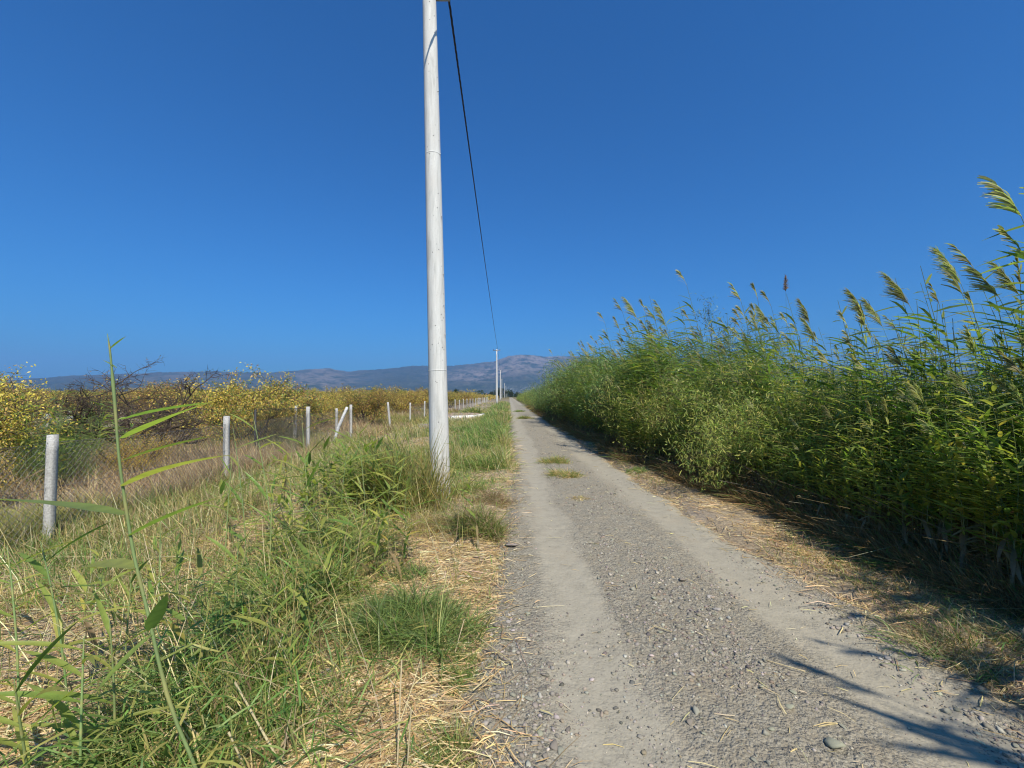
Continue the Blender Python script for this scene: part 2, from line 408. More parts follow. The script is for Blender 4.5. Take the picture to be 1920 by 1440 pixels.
def mountains():
    prof_px = np.array([-3500, -1500, -600, -200, 30, 150, 300, 400, 500, 560, 615, 650, 720, 775, 850, 925, 955, 985, 1030, 1080, 1150, 1250, 1400, 1600, 1900, 2500, 4500])
    prof_py = np.array([722, 720, 718, 716, 712, 703, 698, 696, 698, 694, 689, 696, 691, 685, 685, 677, 666, 664, 668, 666, 672, 680, 684, 690, 694, 700, 712])
    az = np.linspace(R(-78), R(78), 1100)
    px = 955 + np.tan(az) * F
    top = (742 - np.interp(px, prof_px, prof_py)) / F * np.cos(az)      # tan of elevation as seen along azimuth
    top = top + .0020 * (fbm(az * 60, az * 0, 77, 4) - .5) + .0012 * (noise(az * 300, az * 0 + 3, 5) - .5)
    rr = np.concatenate([np.linspace(4300, 9500, 120), np.linspace(9700, 11500, 12)])
    A, RR = np.meshgrid(az, rr)
    RIDGE = 9000.
    X = np.sin(A) * RR; Y = np.cos(A) * RR
    u = np.clip((RR - 4500) / (RIDGE - 4500), 0, 1)
    ridges = 1 - np.abs(2 * fbm(X / 1500, Y / 1500, 91, 5, .55) - 1)
    spur = 1 - np.abs(2 * fbm(X / 520, Y / 520, 131, 4, .55) - 1)
    env = u ** 1.7
    T = np.interp(A, az, top)
    h = T * RR * (env * (.62 + .38 * u) + (1 - u) * u * (1.0 * ridges + .55 * spur - .62) * 1.35)
    h = np.where(RR > RIDGE, T * RIDGE * np.clip(1 - (RR - RIDGE) / 3500, 0, 1), np.minimum(h, T * RR * .97 * np.where(u < .99, 1, 1.031)))
    h = np.maximum(h, 0) - 2
    pxx = 955 + np.tan(A) * F
    elev = h / RR / np.maximum(1e-4, T)
    bare = .10 + .9 * gauss(pxx, 1000, 95) * sm(.35, .8, elev) + .8 * gauss(pxx, 890, 60) * gauss(elev, .62, .2) + .6 * gauss(pxx, 600, 70) + .3 * gauss(pxx, 330, 120)
    town = gauss(pxx, 1000, 90) * gauss(elev, .12, .12) * .9
    v = np.stack([X, Y, h], -1).reshape(-1, 3); nx = len(az)
    i = np.arange(len(rr) - 1)[:, None] * nx + np.arange(nx - 1)[None]
    f = np.stack([i, i + 1, i + nx + 1, i + nx], -1).reshape(-1, 4)
    s = Soup(); s.add(v, f, np.stack([np.clip(bare, 0, 1), np.clip(town, 0, 1), bare * 0], -1).reshape(-1, 3))
    o = s.build('mountains', mountain_mat(), smooth=True); o['kind'] = 'structure'
mountains()

# air between here and the mountains
def haze():
    s = Soup(); box(s, -15000, 15000, -250, 13500, -3.2, 1150, (1, 1, 1))
    m, n, out = mat_new("air")
    vol = n.nodes.new("ShaderNodeVolumePrincipled"); vol.inputs['Density'].default_value = HAZE
    vol.inputs['Color'].default_value = (.27, .52, 1.0, 1); vol.inputs['Anisotropy'].default_value = .0
    L(n, vol.outputs[0], out.inputs['Volume'])
    o = s.build('haze', m); o['kind'] = 'stuff'; o['label'] = 'pale blue summer haze in front of the mountains'; o['category'] = 'haze'
HAZE = 7.5e-5
haze()

# ------------------------------------------------------------------ stones
rs = np.random.default_rng(7)
def ico():
    t = (1 + 5 ** .5) / 2
    v = norm(np.array([(-1, t, 0), (1, t, 0), (-1, -t, 0), (1, -t, 0), (0, -1, t), (0, 1, t), (0, -1, -t), (0, 1, -t), (t, 0, -1), (t, 0, 1), (-t, 0, -1), (-t, 0, 1)]))
    f = np.array([(0, 11, 5), (0, 5, 1), (0, 1, 7), (0, 7, 10), (0, 10, 11), (1, 5, 9), (5, 11, 4), (11, 10, 2), (10, 7, 6), (7, 1, 8), (3, 9, 4), (3, 4, 2), (3, 2, 6), (3, 6, 8), (3, 8, 9), (4, 9, 5), (2, 4, 11), (6, 2, 10), (8, 6, 7), (9, 8, 1)])
    return v, f
IV, IF = ico()
OV = np.array([(1, 0, 0), (-1, 0, 0), (0, 1, 0), (0, -1, 0), (0, 0, 1), (0, 0, -1.)])
OF = np.array([(0, 2, 4), (2, 1, 4), (1, 3, 4), (3, 0, 4), (2, 0, 5), (1, 2, 5), (3, 1, 5), (0, 3, 5)])
STONE_COLS = [(.19, .17, .14), (.26, .235, .195), (.33, .30, .25), (.13, .12, .105), (.42, .385, .32), (.27, .215, .16)]
def pebbles(name, P, size, label):
    s = Soup()
    for sel, (BV, BF) in ((size > .010, (IV, IF)), (size <= .010, (OV, OF))):
        n = int(sel.sum())
        if not n: continue
        p = P[sel]; z = size[sel]
        v = BV[None] * (1 + rs.uniform(-.28, .28, (n, len(BV), 1)))
        v = v * np.stack([rs.uniform(.7, 1.35, n), rs.uniform(.6, 1.1, n), rs.uniform(.3, .7, n)], -1)[:, None]
        a = rs.uniform(0, 6.28, n); ca, sa = np.cos(a)[:, None], np.sin(a)[:, None]
        v = np.stack([v[..., 0] * ca - v[..., 1] * sa, v[..., 0] * sa + v[..., 1] * ca, v[..., 2] + (v[..., 0] * rs.uniform(-.3, .3, (n, 1)))], -1)
        v = v * z[:, None, None] * .5 + p[:, None]
        f = BF[None] + (np.arange(n) * len(BV))[:, None, None]
        c = np.repeat(pal(rs, n, STONE_COLS, [3, 5, 4, 2, 1.2, 1.5]), len(BV), 0)
        s.add(v.reshape(-1, 3), f.reshape(-1, 3), c)
    o = s.build(name, M_STONE); tag(o, label, 'gravel', kind='stuff'); return o
def scatter_depth(n, y0, y1, rng, p=1.6):
    """more points close by, thinning out with distance"""
    u = rng.random(n); a = y0 ** (1 - p); b = y1 ** (1 - p)
    return (a + u * (b - a)) ** (1 / (1 - p))
n = 95000
y = scatter_depth(n, 1.3, 22, rs, 1.7); x = rs.uniform(-.35, 2.95, n)
tr = np.clip(gauss(x, .5, .27) + gauss(x, 2.04, .30), 0, 1)
patch = sm(.38, .62, fbm(x * 2.2, y * 1.1, 301, 3))
keep = rs.random(n) < (1 - .90 * tr) * (.25 + .75 * patch)
keep &= (x > road_left(y) - .15) & (x < road_right(y) + .1)
x, y, patch = x[keep], y[keep], patch[keep]
size = (.75 + .65 * patch) * np.clip(.0040 * (1 - rs.random(len(x))) ** -.42, .0035, .022) * (1 + .045 * y)
pebbles('gravel', np.stack([x, y, road_z(x, y) + size * .08], -1), size, 'loose grey gravel spread over the dirt road')
# a few stones in the verge
x = rs.uniform(-3.4, -.1, 1400); y = scatter_depth(1400, 1.4, 8, rs)
pebbles('gravel', np.stack([x, y, ground_z(x, y) + .003], -1), np.clip(.006 * (1 - rs.random(1400)) ** -.5, .006, .035), 'stones lying in the straw of the left verge')

def make_stone(seed, flat):
    r = np.random.default_rng(seed); v, f = IV.copy(), IF
    mid = {}; vs = [tuple(q) for q in v]; nf = []
    def m(a, b):
        k = (min(a, b), max(a, b))
        if k not in mid: mid[k] = len(vs); q = (np.array(vs[a]) + np.array(vs[b])); vs.append(tuple(q / np.linalg.norm(q)))
        return mid[k]
    for a, b, c in f: ab, bc, ca = m(a, b), m(b, c), m(c, a); nf += [(a, ab, ca), (b, bc, ab), (c, ca, bc), (ab, bc, ca)]
    v = np.array(vs)
    for _ in range(7):                                   # chop facets
        d = norm(r.normal(size=3)); k = r.uniform(.42, .66); o = v @ d - k; v = v - np.maximum(o, 0)[:, None] * d
    v = v * (1 + r.uniform(-.04, .04, (len(v), 1))) * np.array([1.25, .85, flat])
    s = Soup(); s.add(v * .5, np.array(nf), pal(r, 1, STONE_COLS[:4], None, .1)[0]); return s.mesh('stone')
stone_me = [make_stone(400 + i, fl) for i, fl in enumerate((.45, .6, .35, .55, .7, .4, .14))]
for me in stone_me: me.materials.append(M_STONE)
special = [(1275, 1088, .085, 0, 'flat dark stone in the middle of the gravel road'),
           (1240, 1102, .055, 1, 'pale stone beside the flat dark stone on the road'),
           (1553, 1392, .090, 2, 'angular grey stone at the near end of the gravel strip'),
           (1340, 1145, .06, 3, 'dark stone at the edge of the right wheel track'),
           (1762, 1322, .055, 4, 'brown rounded stone between reed shadows on the right track'),
           (1012, 1430, .05, 5, 'dark stone at the bottom edge of the left road shoulder'),
           (960, 1023, .17, 6, 'flat bluish stone slab where road and verge meet'),
           (620, 1262, .10, 0, 'pale flat stone lying in the dry straw'),
           (812, 1297, .07, 3, 'grey stone half covered by straw near the road edge')]
for i, (px, py, sz, k, lab) in enumerate(special):
    yy = F * CAM_H / (py - 742.); xx = (px - 955) / F * yy
    zz = float(max(road_z(xx, yy), ground_z(xx, yy)))
    o = obj('stone', stone_me[k]); o.location = (xx, yy, zz + sz * .08); o.scale = (sz,) * 3; o.rotation_euler = (rs.uniform(-.2, .2), rs.uniform(-.2, .2), rs.uniform(0, 6))
    tag(o, lab, 'stone', 'loose stones on and beside the road')
for i in range(150):
    yy = float(scatter_depth(1, 1.6, 9, rs)[0]); xx = float(rs.choice([rs.uniform(-.1, .25), rs.uniform(.8, 1.65), rs.uniform(2.2, 2.6)], p=[.35, .5, .15]))
    sz = float(.018 + .042 * rs.random() ** 3); o = obj('stone', stone_me[i % 6]); o.location = (xx, yy, float(road_z(xx, yy)) + sz * .1)
    o.scale = (sz,) * 3; o.rotation_euler = (rs.uniform(-.25, .25), rs.uniform(-.25, .25), rs.uniform(0, 6))
    wl_ = ('left shoulder' if xx < .3 else 'centre strip' if xx < 1.8 else 'right wheel track') + (', close to the camera' if yy < 2.6 else ', farther along' if yy > 4.5 else ', a few steps ahead')
    lb_ = ('small' if sz < .03 else 'fist sized') + ' grey stone loose on the road, ' + wl_; tag(o, lb_, 'stone', 'loose stones: ' + lb_)

# ------------------------------------------------------------------ utility poles and the cable
def pole_axis(x, y, lean, H): return lambda z: (x + lean * z, y, z)
def make_pole(px, py, H, lean, r0, r1, label, sides=28, arm=True, az=0, detail=False):
    root = empty('utility_pole', (px, py, 0)); tag(root, label, 'utility pole', 'concrete utility poles along the road')
    s = Soup(); zs = np.linspace(-.4, H, 40 if detail else 8)
    tube(s, [(lean * z, 0, z) for z in zs], np.interp(zs, [0, H], [r0, r1]), (1, 1, 1), sides)
    s.build('shaft', M_POLE, root, smooth=True)
    if detail:
        for zz in (1.99, 5.4):
            s = Soup(); rr = np.interp(zz, [0, H], [r0, r1]) + .0012
            tube(s, [(lean * q, 0, q) for q in (zz - .008, zz + .008)], rr, (1, 1, 1), sides); s.build('joint_band', M_POLE, root, smooth=True)
        for zz, aa in ((2.55, 20), (3.0, 25), (3.5, 22), (2.25, -100), (4.4, 24), (5.4, 20), (6.4, 24)):
            rr = np.interp(zz, [0, H], [r0, r1]); a = R(aa); cx, cy = lean * zz + math.cos(a) * rr, -math.sin(a) * rr
            s = Soup(); tube(s, [(cx - math.cos(a) * .01, cy + math.sin(a) * .01, zz), (cx + math.cos(a) * .022, cy - math.sin(a) * .022, zz)], .007, (1, 1, 1), 8); s.build('step_bolt', M_STEEL, root)
    tx = lean * H
    if arm:
        s = Soup(); box(s, tx - .62, tx + .62, -.05 - r1, .03 - r1, H - .22, H - .12, (1, 1, 1)); ca_o = s.build('cross_arm', M_STEEL, root)
        for dx in (-.55, 0, .55):
            s = Soup(); zb = H - .119 if dx else H
            tube(s, [(tx + dx, -r1 if dx else 0, zb + q) for q in (0, .04, .045, .09, .095, .14)], [.02, .02, .05, .05, .035, .03], (1, 1, 1), 10)
            s.build('insulator', M_CERAMIC, ca_o, smooth=True)
    s = Soup(); zb_ = 7.95 if detail else H - .29; xb_ = lean * zb_; rb_ = r0 + (r1 - r0) * zb_ / H; box(s, xb_ + rb_ * .9, xb_ + rb_ + (.22 if detail else .12), -.02, .02, zb_ - .03, zb_ + .02, (1, 1, 1)); s.build('cable_bracket', M_STEEL, root)
    return root
POLES = [(-1.065, 6.7, 9.4, -.027), (-2.07, 72, 9.4, -.006), (-2.8, 133, 9.5, .002), (-5.3, 172, 9.2, .002), (-3.4, 196, 9.3, .0), (-3.0, 262, 9.3, .0), (-2.6, 330, 9.3, 0), (-2.2, 400, 9.3, 0)]
labs = ['tall white concrete utility pole in the grass beside the road, nearest and largest',
        'second concrete utility pole along the road, with a cross arm at its top',
        'third utility pole from the camera, right of the second and shorter',
        'slim distant pole seen between the second and third utility poles',
        'fourth roadside utility pole, small and far away', 'fifth roadside utility pole, thin beside the vanishing road',
        'sixth roadside utility pole near the horizon', 'farthest roadside utility pole at the end of the road']
for i, ((x_, y_, H_, ln), lb) in enumerate(zip(POLES, labs)):
    make_pole(x_, y_, H_, ln, .155, .098, lb, 32 if i == 0 else 12, arm=i > 0, detail=i == 0)
# poles behind the camera hold the cable that runs overhead
make_pole(-1.0, -55, 9.4, 0, .155, .098, 'concrete utility pole behind the camera', 12)
def cable(a, b, sag, label):
    s = Soup(); n = 260
    t = np.linspace(0, 1, n) ** 1.0
    a = np.array(a, float); b = np.array(b, float)
    # finer steps at the near end
    if a[1] > 0 and a[1] < 10: t = t ** 1.8
    P = a[None] + (b - a)[None] * t[:, None]; P[:, 2] -= sag * 4 * t * (1 - t)
    dist = t * np.linalg.norm(b - a)
    for k in range(3):
        ph = dist / .55 * 2 * math.pi + k * 2.094
        if n < 10: ph = 0
        Q = P.copy(); Q[:, 0] += np.cos(ph) * .010; Q[:, 2] += np.sin(ph) * .010
        tube(s, Q, .0105, (1, 1, 1), 5)
    o = s.build('overhead_cable', M_RUBBER, smooth=True); tag(o, label, 'cable', 'overhead cable spans between the poles')
def att(i):
    x_, y_, H_, ln = POLES[i]; z_ = 7.95 if i == 0 else H_ - .29; return (x_ + ln * z_ + (.31 if i == 0 else .22), y_, z_)
cable((-.62, -55, 9.11), att(0), .75, 'black twisted cable span running overhead to the nearest pole')
cable(att(0), att(1), .32, 'black twisted cable from the nearest pole to the second pole')
cable(att(1), att(2), .7, 'thin black cable between the second and third poles')
cable(att(2), att(4), .7, 'distant cable span beyond the third utility pole')

# ------------------------------------------------------------------ fences
rf = np.random.default_rng(21)
def post(parent, x, y, h, tilt=(0, 0), w_=.085, dz=-.25, mat_=None, label=None):
    s = Soup(); k = 9; z = np.linspace(dz, h, k); c = w_ / 2; ch = .012
    ring = np.array([(-c + ch, -c), (c - ch, -c), (c, -c + ch), (c, c - ch), (c - ch, c), (-c + ch, c), (-c, c - ch), (-c, -c + ch)])
    V = []
    for i, q in enumerate(z):
        sc = 1 if i < k - 1 else .93
        V += [(p[0] * sc + rf.normal() * .0018, p[1] * sc + rf.normal() * .0018, q + rf.normal() * .003) for p in ring]
    V = np.array(V); i = np.arange(k - 1)[:, None] * 8; j = np.arange(8)[None]; kk = (j + 1) % 8
    f = np.stack(np.broadcast_arrays(i + j, i + kk, i + 8 + kk, i + 8 + j), -1).reshape(-1, 4)
    s.add(V, [f, np.array([[(k - 1) * 8 + q for q in range(8)]])], (1, 1, 1))
    M = Matrix.Translation((x, y, float(ground_z(x, y)))) @ Matrix.Rotation(tilt[0], 4, 'Y') @ Matrix.Rotation(tilt[1], 4, 'X') @ Matrix.Rotation(rf.uniform(-.15, .15), 4, 'Z')
    o = s.build('post', mat_ or M_POSTC, parent, mat=M)
    if label: o['label'] = label
    return o
def wire_mesh(parent, a, b, h, cell, r_, material, name='wire_mesh', z0=.06):
    """woven diamond netting between two posts"""
    a = np.array([*a, float(ground_z(*a))]); b = np.array([*b, float(ground_z(*b))])
    Ln = np.linalg.norm((b - a)[:2]); d = (b - a) / Ln; nc = max(2, int(Ln / cell)); nr = max(2, int(h / cell))
    s = Soup(); A = []; B = []
    nrm = np.array([-d[1], d[0], 0])
    for q in range(nc + nr):
        for sgn in (0, 1):
            # a wire climbing diagonally: its cells inside the panel
            i0 = q - nr
            pts = []
            for j in range(nr + 1):
                i = (i0 + j) if sgn == 0 else (q - j)
                if 0 <= i <= nc:
                    u = i / nc * Ln; zz = z0 + j / nr * h
                    zz += .012 * math.sin(i * 1.7 + j) ; u2 = u
                    pts.append(a + d * u2 + np.array([0, 0, zz]) + nrm * (.018 * math.sin(u * 2.1) + (.002 if sgn else -.002)))
            for p, r in zip(pts[:-1], pts[1:]): A.append(p); B.append(r)
    tubes(s, A, B, r_, r_, (1, 1, 1), 3)
    o = s.build(name, material, parent); o['kind'] = 'stuff'; return o
def strand(parent, a, b, za, zb, r_, material, sag=.03):
    s = Soup(); t = np.linspace(0, 1, 7); a = np.array([*a, za + float(ground_z(*a))]); b = np.array([*b, zb + float(ground_z(*b))])
    P = a + (b - a) * t[:, None]; P[:, 2] -= sag * 4 * t * (1 - t); tube(s, P, r_, (1, 1, 1), 4); return s.build('line_wire', material, parent)

fence = empty('wire_fence', (-5.2, 8, 0)); fence.location = (0, 0, 0)
tag(fence, 'chain link fence with concrete posts running along the left of the road', 'fence')
FP = [(-4.65, .9), (-4.88, 4.62), (-5.08, 7.78), (-5.45, 11.7), (-5.65, 15.4), (-5.6, 20.3), (-5.62, 24.4), (-5.62, 28.5)]
yy = 28.5
while yy < 118: yy += 3.9; FP.append((-5.62 - .25 * math.sin(yy * .07) + rf.normal() * .05, yy))
for i, (x_, y_) in enumerate(FP):
    tl = (rf.normal() * .018, rf.normal() * .012)
    lab = None
    if i == 1: tl = (.012, 0); lab = 'nearest concrete fence post, thickest in view'
    if i == 2: tl = (-.012, 0)
    if i == 5: tl = (-.1, 0); lab = 'leaning concrete fence post'
    post(fence, x_, y_, {1: 1.16, 2: 1.22, 3: 1.27, 4: 1.25}.get(i, 1.2 + rf.normal() * .04), tl, (.078 if i == 1 else .085), label=lab)
# slanting brace at the fourth post
s = Soup(); tube(s, [(-5.72, 14.0, -.05), (-5.72, 14.45, .55), (-5.69, 15.1, 1.18)], .05, (1, 1, 1), 8); o = s.build('brace', M_WHITEC, fence); o['label'] = 'slanting white brace against the fence post'
for i in range(len(FP) - 1):
    if FP[i][1] > 60: break
    y0_ = FP[i][1]
    if i == 4 or i == 5: continue                                    # netting is down here
    cell = .075 if y0_ < 9 else .10 if y0_ < 16 else .2
    wire_mesh(fence, FP[i], FP[i + 1], 1.0, cell, .0021 if y0_ < 9 else .0024, M_WIRE)
    for zz in (.08, .6, 1.08): strand(fence, FP[i], FP[i + 1], zz, zz, .0022, M_WIRE)
inner = empty('wire_fence', (0, 0, 0)); tag(inner, 'dark wire fence branching off across the orchard behind the posts', 'fence')
IP = [(-9.1, 8.5), (-9.95, 9.8)]
for x_, y_ in IP: post(inner, x_, y_, 1.22, (rf.normal() * .02, 0))
for (x_, y_, h_) in ((-7.6, 15.3, 1.22), (-6.8, 17.0, 1.08)): post(inner, x_, y_, h_, (rf.normal() * .03, 0))
s = Soup(); tube(s, [(-7.0, 11.9, -.2), (-7.0, 11.9, 1.22)], .03, (1, 1, 1), 6); s.build('corner_stake', M_DWIRE, inner)
wire_mesh(inner, (-5.52, 11.72), (-7.0, 11.9), 1.15, .07, .0042, M_DWIRE)
strand(inner, (-5.52, 11.72), (-7.0, 11.9), 1.23, 1.2, .009, M_DWIRE, .01)
strand(inner, (-7.6, 15.3), (-6.8, 17.0), 1.05, 1.0, .004, M_DWIRE)
strand(inner, (-9.1, 8.5), (-9.95, 9.8), 1.1, 1.1, .004, M_DWIRE); strand(inner, (-9.1, 8.5), (-9.95, 9.8), .6, .6, .004, M_DWIRE)

# low white kerb round a patch of bare soil
kerb = empty('concrete_kerb', (0, 0, 0)); tag(kerb, 'low whitewashed concrete edging around bare soil left of the road', 'kerb')
K = [(-4.0, 29.5), (-3.1, 30.3), (-2.35, 31.2), (-1.95, 33.8)]
for (a, b) in zip(K[:-1], K[1:]):
    s = Soup(); a = np.array([*a, 0.]); b = np.array([*b, 0.]); d = (b - a) / np.linalg.norm(b - a); nn = np.array([-d[1], d[0], 0]) * .09
    z0, z1 = np.array([0, 0, -.05]), np.array([0, 0, .22]); e = d * .02
    v = [a + e - nn + z0, b - e - nn + z0, b - e + nn + z0, a + e + nn + z0, a + e - nn * .8 + z1, b - e - nn * .8 + z1, b - e + nn * .8 + z1, a + e + nn * .8 + z1]
    s.add(v, np.array([[0, 3, 2, 1], [4, 5, 6, 7], [0, 1, 5, 4], [1, 2, 6, 5], [2, 3, 7, 6], [3, 0, 4, 7]]), (1, 1, 1)); s.build('kerb_stone', M_WHITEC, kerb)
s = Soup(); q = np.array([(-6.5, 31.5), (-4.0, 29.8), (-3.1, 30.6), (-2.45, 31.4), (-2.05, 34), (-3, 38), (-6.5, 39)])
gx, gy = np.meshgrid(np.linspace(-6.5, -2.0, 30), np.linspace(29.6, 39, 40)); hh = .14 * sm(0, 1.2, -2.0 - gx) * sm(29.3, 31.5, gy + .35 * (gx + 2)) * sm(39, 37, gy)
i = np.arange(39)[:, None] * 30 + np.arange(29)[None]
s.add(np.stack([gx, gy, hh + .03 * noise(gx * 3, gy * 3, 8) - .02], -1).reshape(-1, 3), np.stack([i, i + 1, i + 31, i + 30], -1).reshape(-1, 4), (1, 1, 1))
o = s.build('bare_soil', solid_mat("pinkish_soil", (.36, .27, .21), (.27, .20, .155), 3, .95, .6, 30, .02), smooth=True); o['kind'] = 'structure'

# ------------------------------------------------------------------ reeds
GREEN = [(.21, .30, .070), (.29, .36, .085), (.38, .40, .10), (.15, .24, .070)]
YELLOW = [(.42, .40, .09), (.52, .42, .11), (.36, .38, .08)]
DEAD = [(.26, .19, .10), (.36, .27, .15), (.17, .12, .07)]

def leaf_mesh(seed, droop, fold=.22, dry=False, twist=.5):
    r = np.random.default_rng(seed); n = 7; t = np.linspace(0, 1, n)
    wd = np.interp(t, [0, .08, .3, .6, .85, 1], [.35, .7, 1, .8, .38, .02]) * .5
    x = t * (1 - .1 * droop * t); z = -droop * t ** 2 * .5; y = .06 * r.normal() * t ** 2
    tw = twist * t * r.uniform(.4, 1) * r.choice([-1, 1])
    W = .068
    cy, cz = np.cos(tw), np.sin(tw)
    V = np.stack([np.stack([x, y - wd * W * 2 * cy, z - wd * W * 2 * cz + fold * wd * W * 2], -1), np.stack([x, y, z], -1),
                  np.stack([x, y + wd * W * 2 * cy, z + wd * W * 2 * cz + fold * wd * W * 2], -1)], 1)
    i = np.arange(n - 1)[:, None] * 3 + np.arange(2)[None]
    f = np.stack([i, i + 1, i + 4, i + 3], -1).reshape(-1, 4)
    base = np.array(DEAD[r.integers(3)] if dry else GREEN[r.integers(3)])
    tipc = np.array((.33, .27, .11))
    c = base[None] * (1 - sm(.86, 1, t)[:, None]) + tipc[None] * sm(.86, 1, t)[:, None]
    s = Soup(); s.add(V.reshape(-1, 3), f, np.repeat(c, 3, 0)); me = s.mesh('leaf', smooth=True); me.materials.append(M_LEAF); return me
LEAVES = [leaf_mesh(i, d) for i, d in enumerate((.15, .3, .5, .25, .7, .4, .05, .6))]
DRYLEAVES = [leaf_mesh(50 + i, d, dry=True) for i, d in enumerate((.8, 1.2, .5))]

def frame(d, up=(0, 0, 1)):
    X = np.asarray(d, float); X = X / np.linalg.norm(X); Y = np.cross(up, X); Y /= max(1e-6, np.linalg.norm(Y)); Z = np.cross(X, Y); return X, Y, Z

def reed_recipe(seed, H, nl, lean, plume, wind=.75, dead_base=True, leaf_len=(.34, .52), yellow=.15, flat=0):
    """one reed as data: stem points, leaves (position, direction, length, width factor, kind), plume or none"""
    r = np.random.default_rng(seed); ts = np.linspace(0, 1, 9); b = r.normal() * .06
    def pt(t): return np.array([-lean * H * t ** 2.3 + .03 * math.sin(t * 5 + seed), b * H * t ** 2 + .02 * math.sin(t * 7), H * t * (1 - .25 * lean * t)])
    leaves = []
    for k in range(nl):
        t = .12 + .85 * (k + r.uniform(-.3, .3)) / nl; t = min(max(t, .08), .97)
        side = 1 if k % 2 else -1
        ang = r.uniform(-.5, .5)
        d = np.array([-wind * 1.0 * (.35 + .65 * t), side * (.80 - .62 * t * wind), (.55 - .22 * t) * (1 - flat) + .10 * flat]) + r.normal(size=3) * (.16 - .08 * flat)
        if r.random() < .18 * (1 - .6 * flat): d[0] = abs(d[0]) * .8
        ll = r.uniform(*leaf_len) * (np.interp(t, [.1, .35, .7, 1], [.7, 1, 1, .7]))
        kind = 2 if (dead_base and t < .36 and r.random() < .8) else (1 if r.random() < yellow else 0)
        if kind == 2: d[2] -= .8
        leaves.append((pt(t), d / np.linalg.norm(d), ll, r.uniform(.8, 1.25), kind, r.integers(0, 8)))
    return dict(stem=np.array([pt(t) for t in ts]), leaves=leaves, plume=plume, seed=seed, H=H, lean=lean)

def plume_soup(rc, nfil, size=.30, cols=((.42, .43, .21), (.34, .38, .16), (.48, .46, .27), (.38, .34, .22))):
    r = np.random.default_rng(rc['seed'] + 999); s = Soup(); top = rc['stem'][-1]; d = norm(rc['stem'][-1] - rc['stem'][-2])
    d = norm(d + np.array([-.08, 0, .1])); t = r.random(nfil)
    bend = np.array([-.20, 0, -.03]) * size
    P = top[None] + d[None] * (t * size)[:, None] + bend[None] * (t ** 2)[:, None]
    out = norm(np.stack([r.normal(-.9, .55, nfil), r.normal(0, .55, nfil), r.normal(.35, .4, nfil)], -1) * .42 + d[None] * 1.0)
    Ln = size * (.62 - .36 * t) * r.uniform(.6, 1.15, nfil)
    ribbons(s, P, out, Ln, (.010 if nfil > 60 else .017), np.array([-.30, 0, -.25]), pal(r, nfil, cols), 3, .5, prof=[.5, 1, .9, .5], rng=r)
    tube(s, [top, top + d * size * .5 + bend * .25, top + d * size + bend], [.004, .003, .0015], cols[0], 3, False)
    return s

def stem_cols(st, r, yellow=False):
    n = len(st); t = np.linspace(0, 1, n)[:, None]
    lo = np.array((.30, .25, .12)); hi = np.array((.16, .21, .07))
    return lo * (1 - sm(.15, .6, t)) + hi * sm(.15, .6, t)

def stem_soup(rc, r0=.0068, sides=5):
    s = Soup(); st = rc['stem']; n = len(st)
    tube(s, st, np.linspace(r0, r0 * .35, n), (1, 1, 1), sides, False)
    c = np.repeat(stem_cols(st, None), sides, 0); s.c[-1] = c.astype(np.float32); return s

def leaf_ribs(s, rc, jitter_rng=None):
    lv = rc['leaves']; r = np.random.default_rng(rc['seed'] + 5)
    if not lv: return
    P = np.array([l[0] for l in lv]); D = np.array([l[1] for l in lv]); Ln = np.array([l[2] for l in lv]); W = np.array([l[3] for l in lv]) * Ln * .088
    C = np.array([pal(r, 1, (GREEN, YELLOW, DEAD)[l[4]])[0] for l in lv])
    side = norm(np.cross(np.array([0, 0, 1.]), D) + r.normal(size=D.shape) * .35)
    drp = r.uniform(.1, .45, len(lv))[:, None] * np.array([[-.3, 0, -1]])
    ribbons(s, P, D, Ln, W, drp, C, 3, .04, prof=[.5, 1.05, .8, .04], side=side)

def leaf_matrix(p, d, ln, wf):
    X, Y, Z = frame(d); return Matrix(((X[0] * ln, Y[0] * ln * wf, Z[0] * ln, p[0]), (X[1] * ln, Y[1] * ln * wf, Z[1] * ln, p[1]), (X[2] * ln, Y[2] * ln * wf, Z[2] * ln, p[2]), (0, 0, 0, 1)))
YLEAVES = []
for i in range(3):
    me = leaf_mesh(80 + i, .4); a = me.attributes['Col']; arr = np.zeros(len(a.data) * 4, np.float32); a.data.foreach_get('color', arr)
    arr = arr.reshape(-1, 4); arr[:, :3] = np.array(YELLOW[i]); a.data.foreach_set('color', arr.ravel()); YLEAVES.append(me)

def reed_proto(rc, full, name='reed'):
    """the reed as a thing: stem, plume and either single leaves or one joined foliage"""
    root = empty(name)
    stem_soup(rc).build('stem', M_STEM, root, smooth=True)
    if full:
        for (p, d, ln, wf, kind, k) in rc['leaves']:
            me = (LEAVES[k], YLEAVES[k % 3], DRYLEAVES[k % 3])[kind]
            obj('leaf', me, None, root, leaf_matrix(p, d, ln, wf))
    else:
        s = Soup(); leaf_ribs(s, rc); s.build('foliage', M_LEAF, root, smooth=True)
    if rc['plume']: plume_soup(rc, 170 if full else 60, rc['plume']).build('plume', M_PLUME, root)
    return root

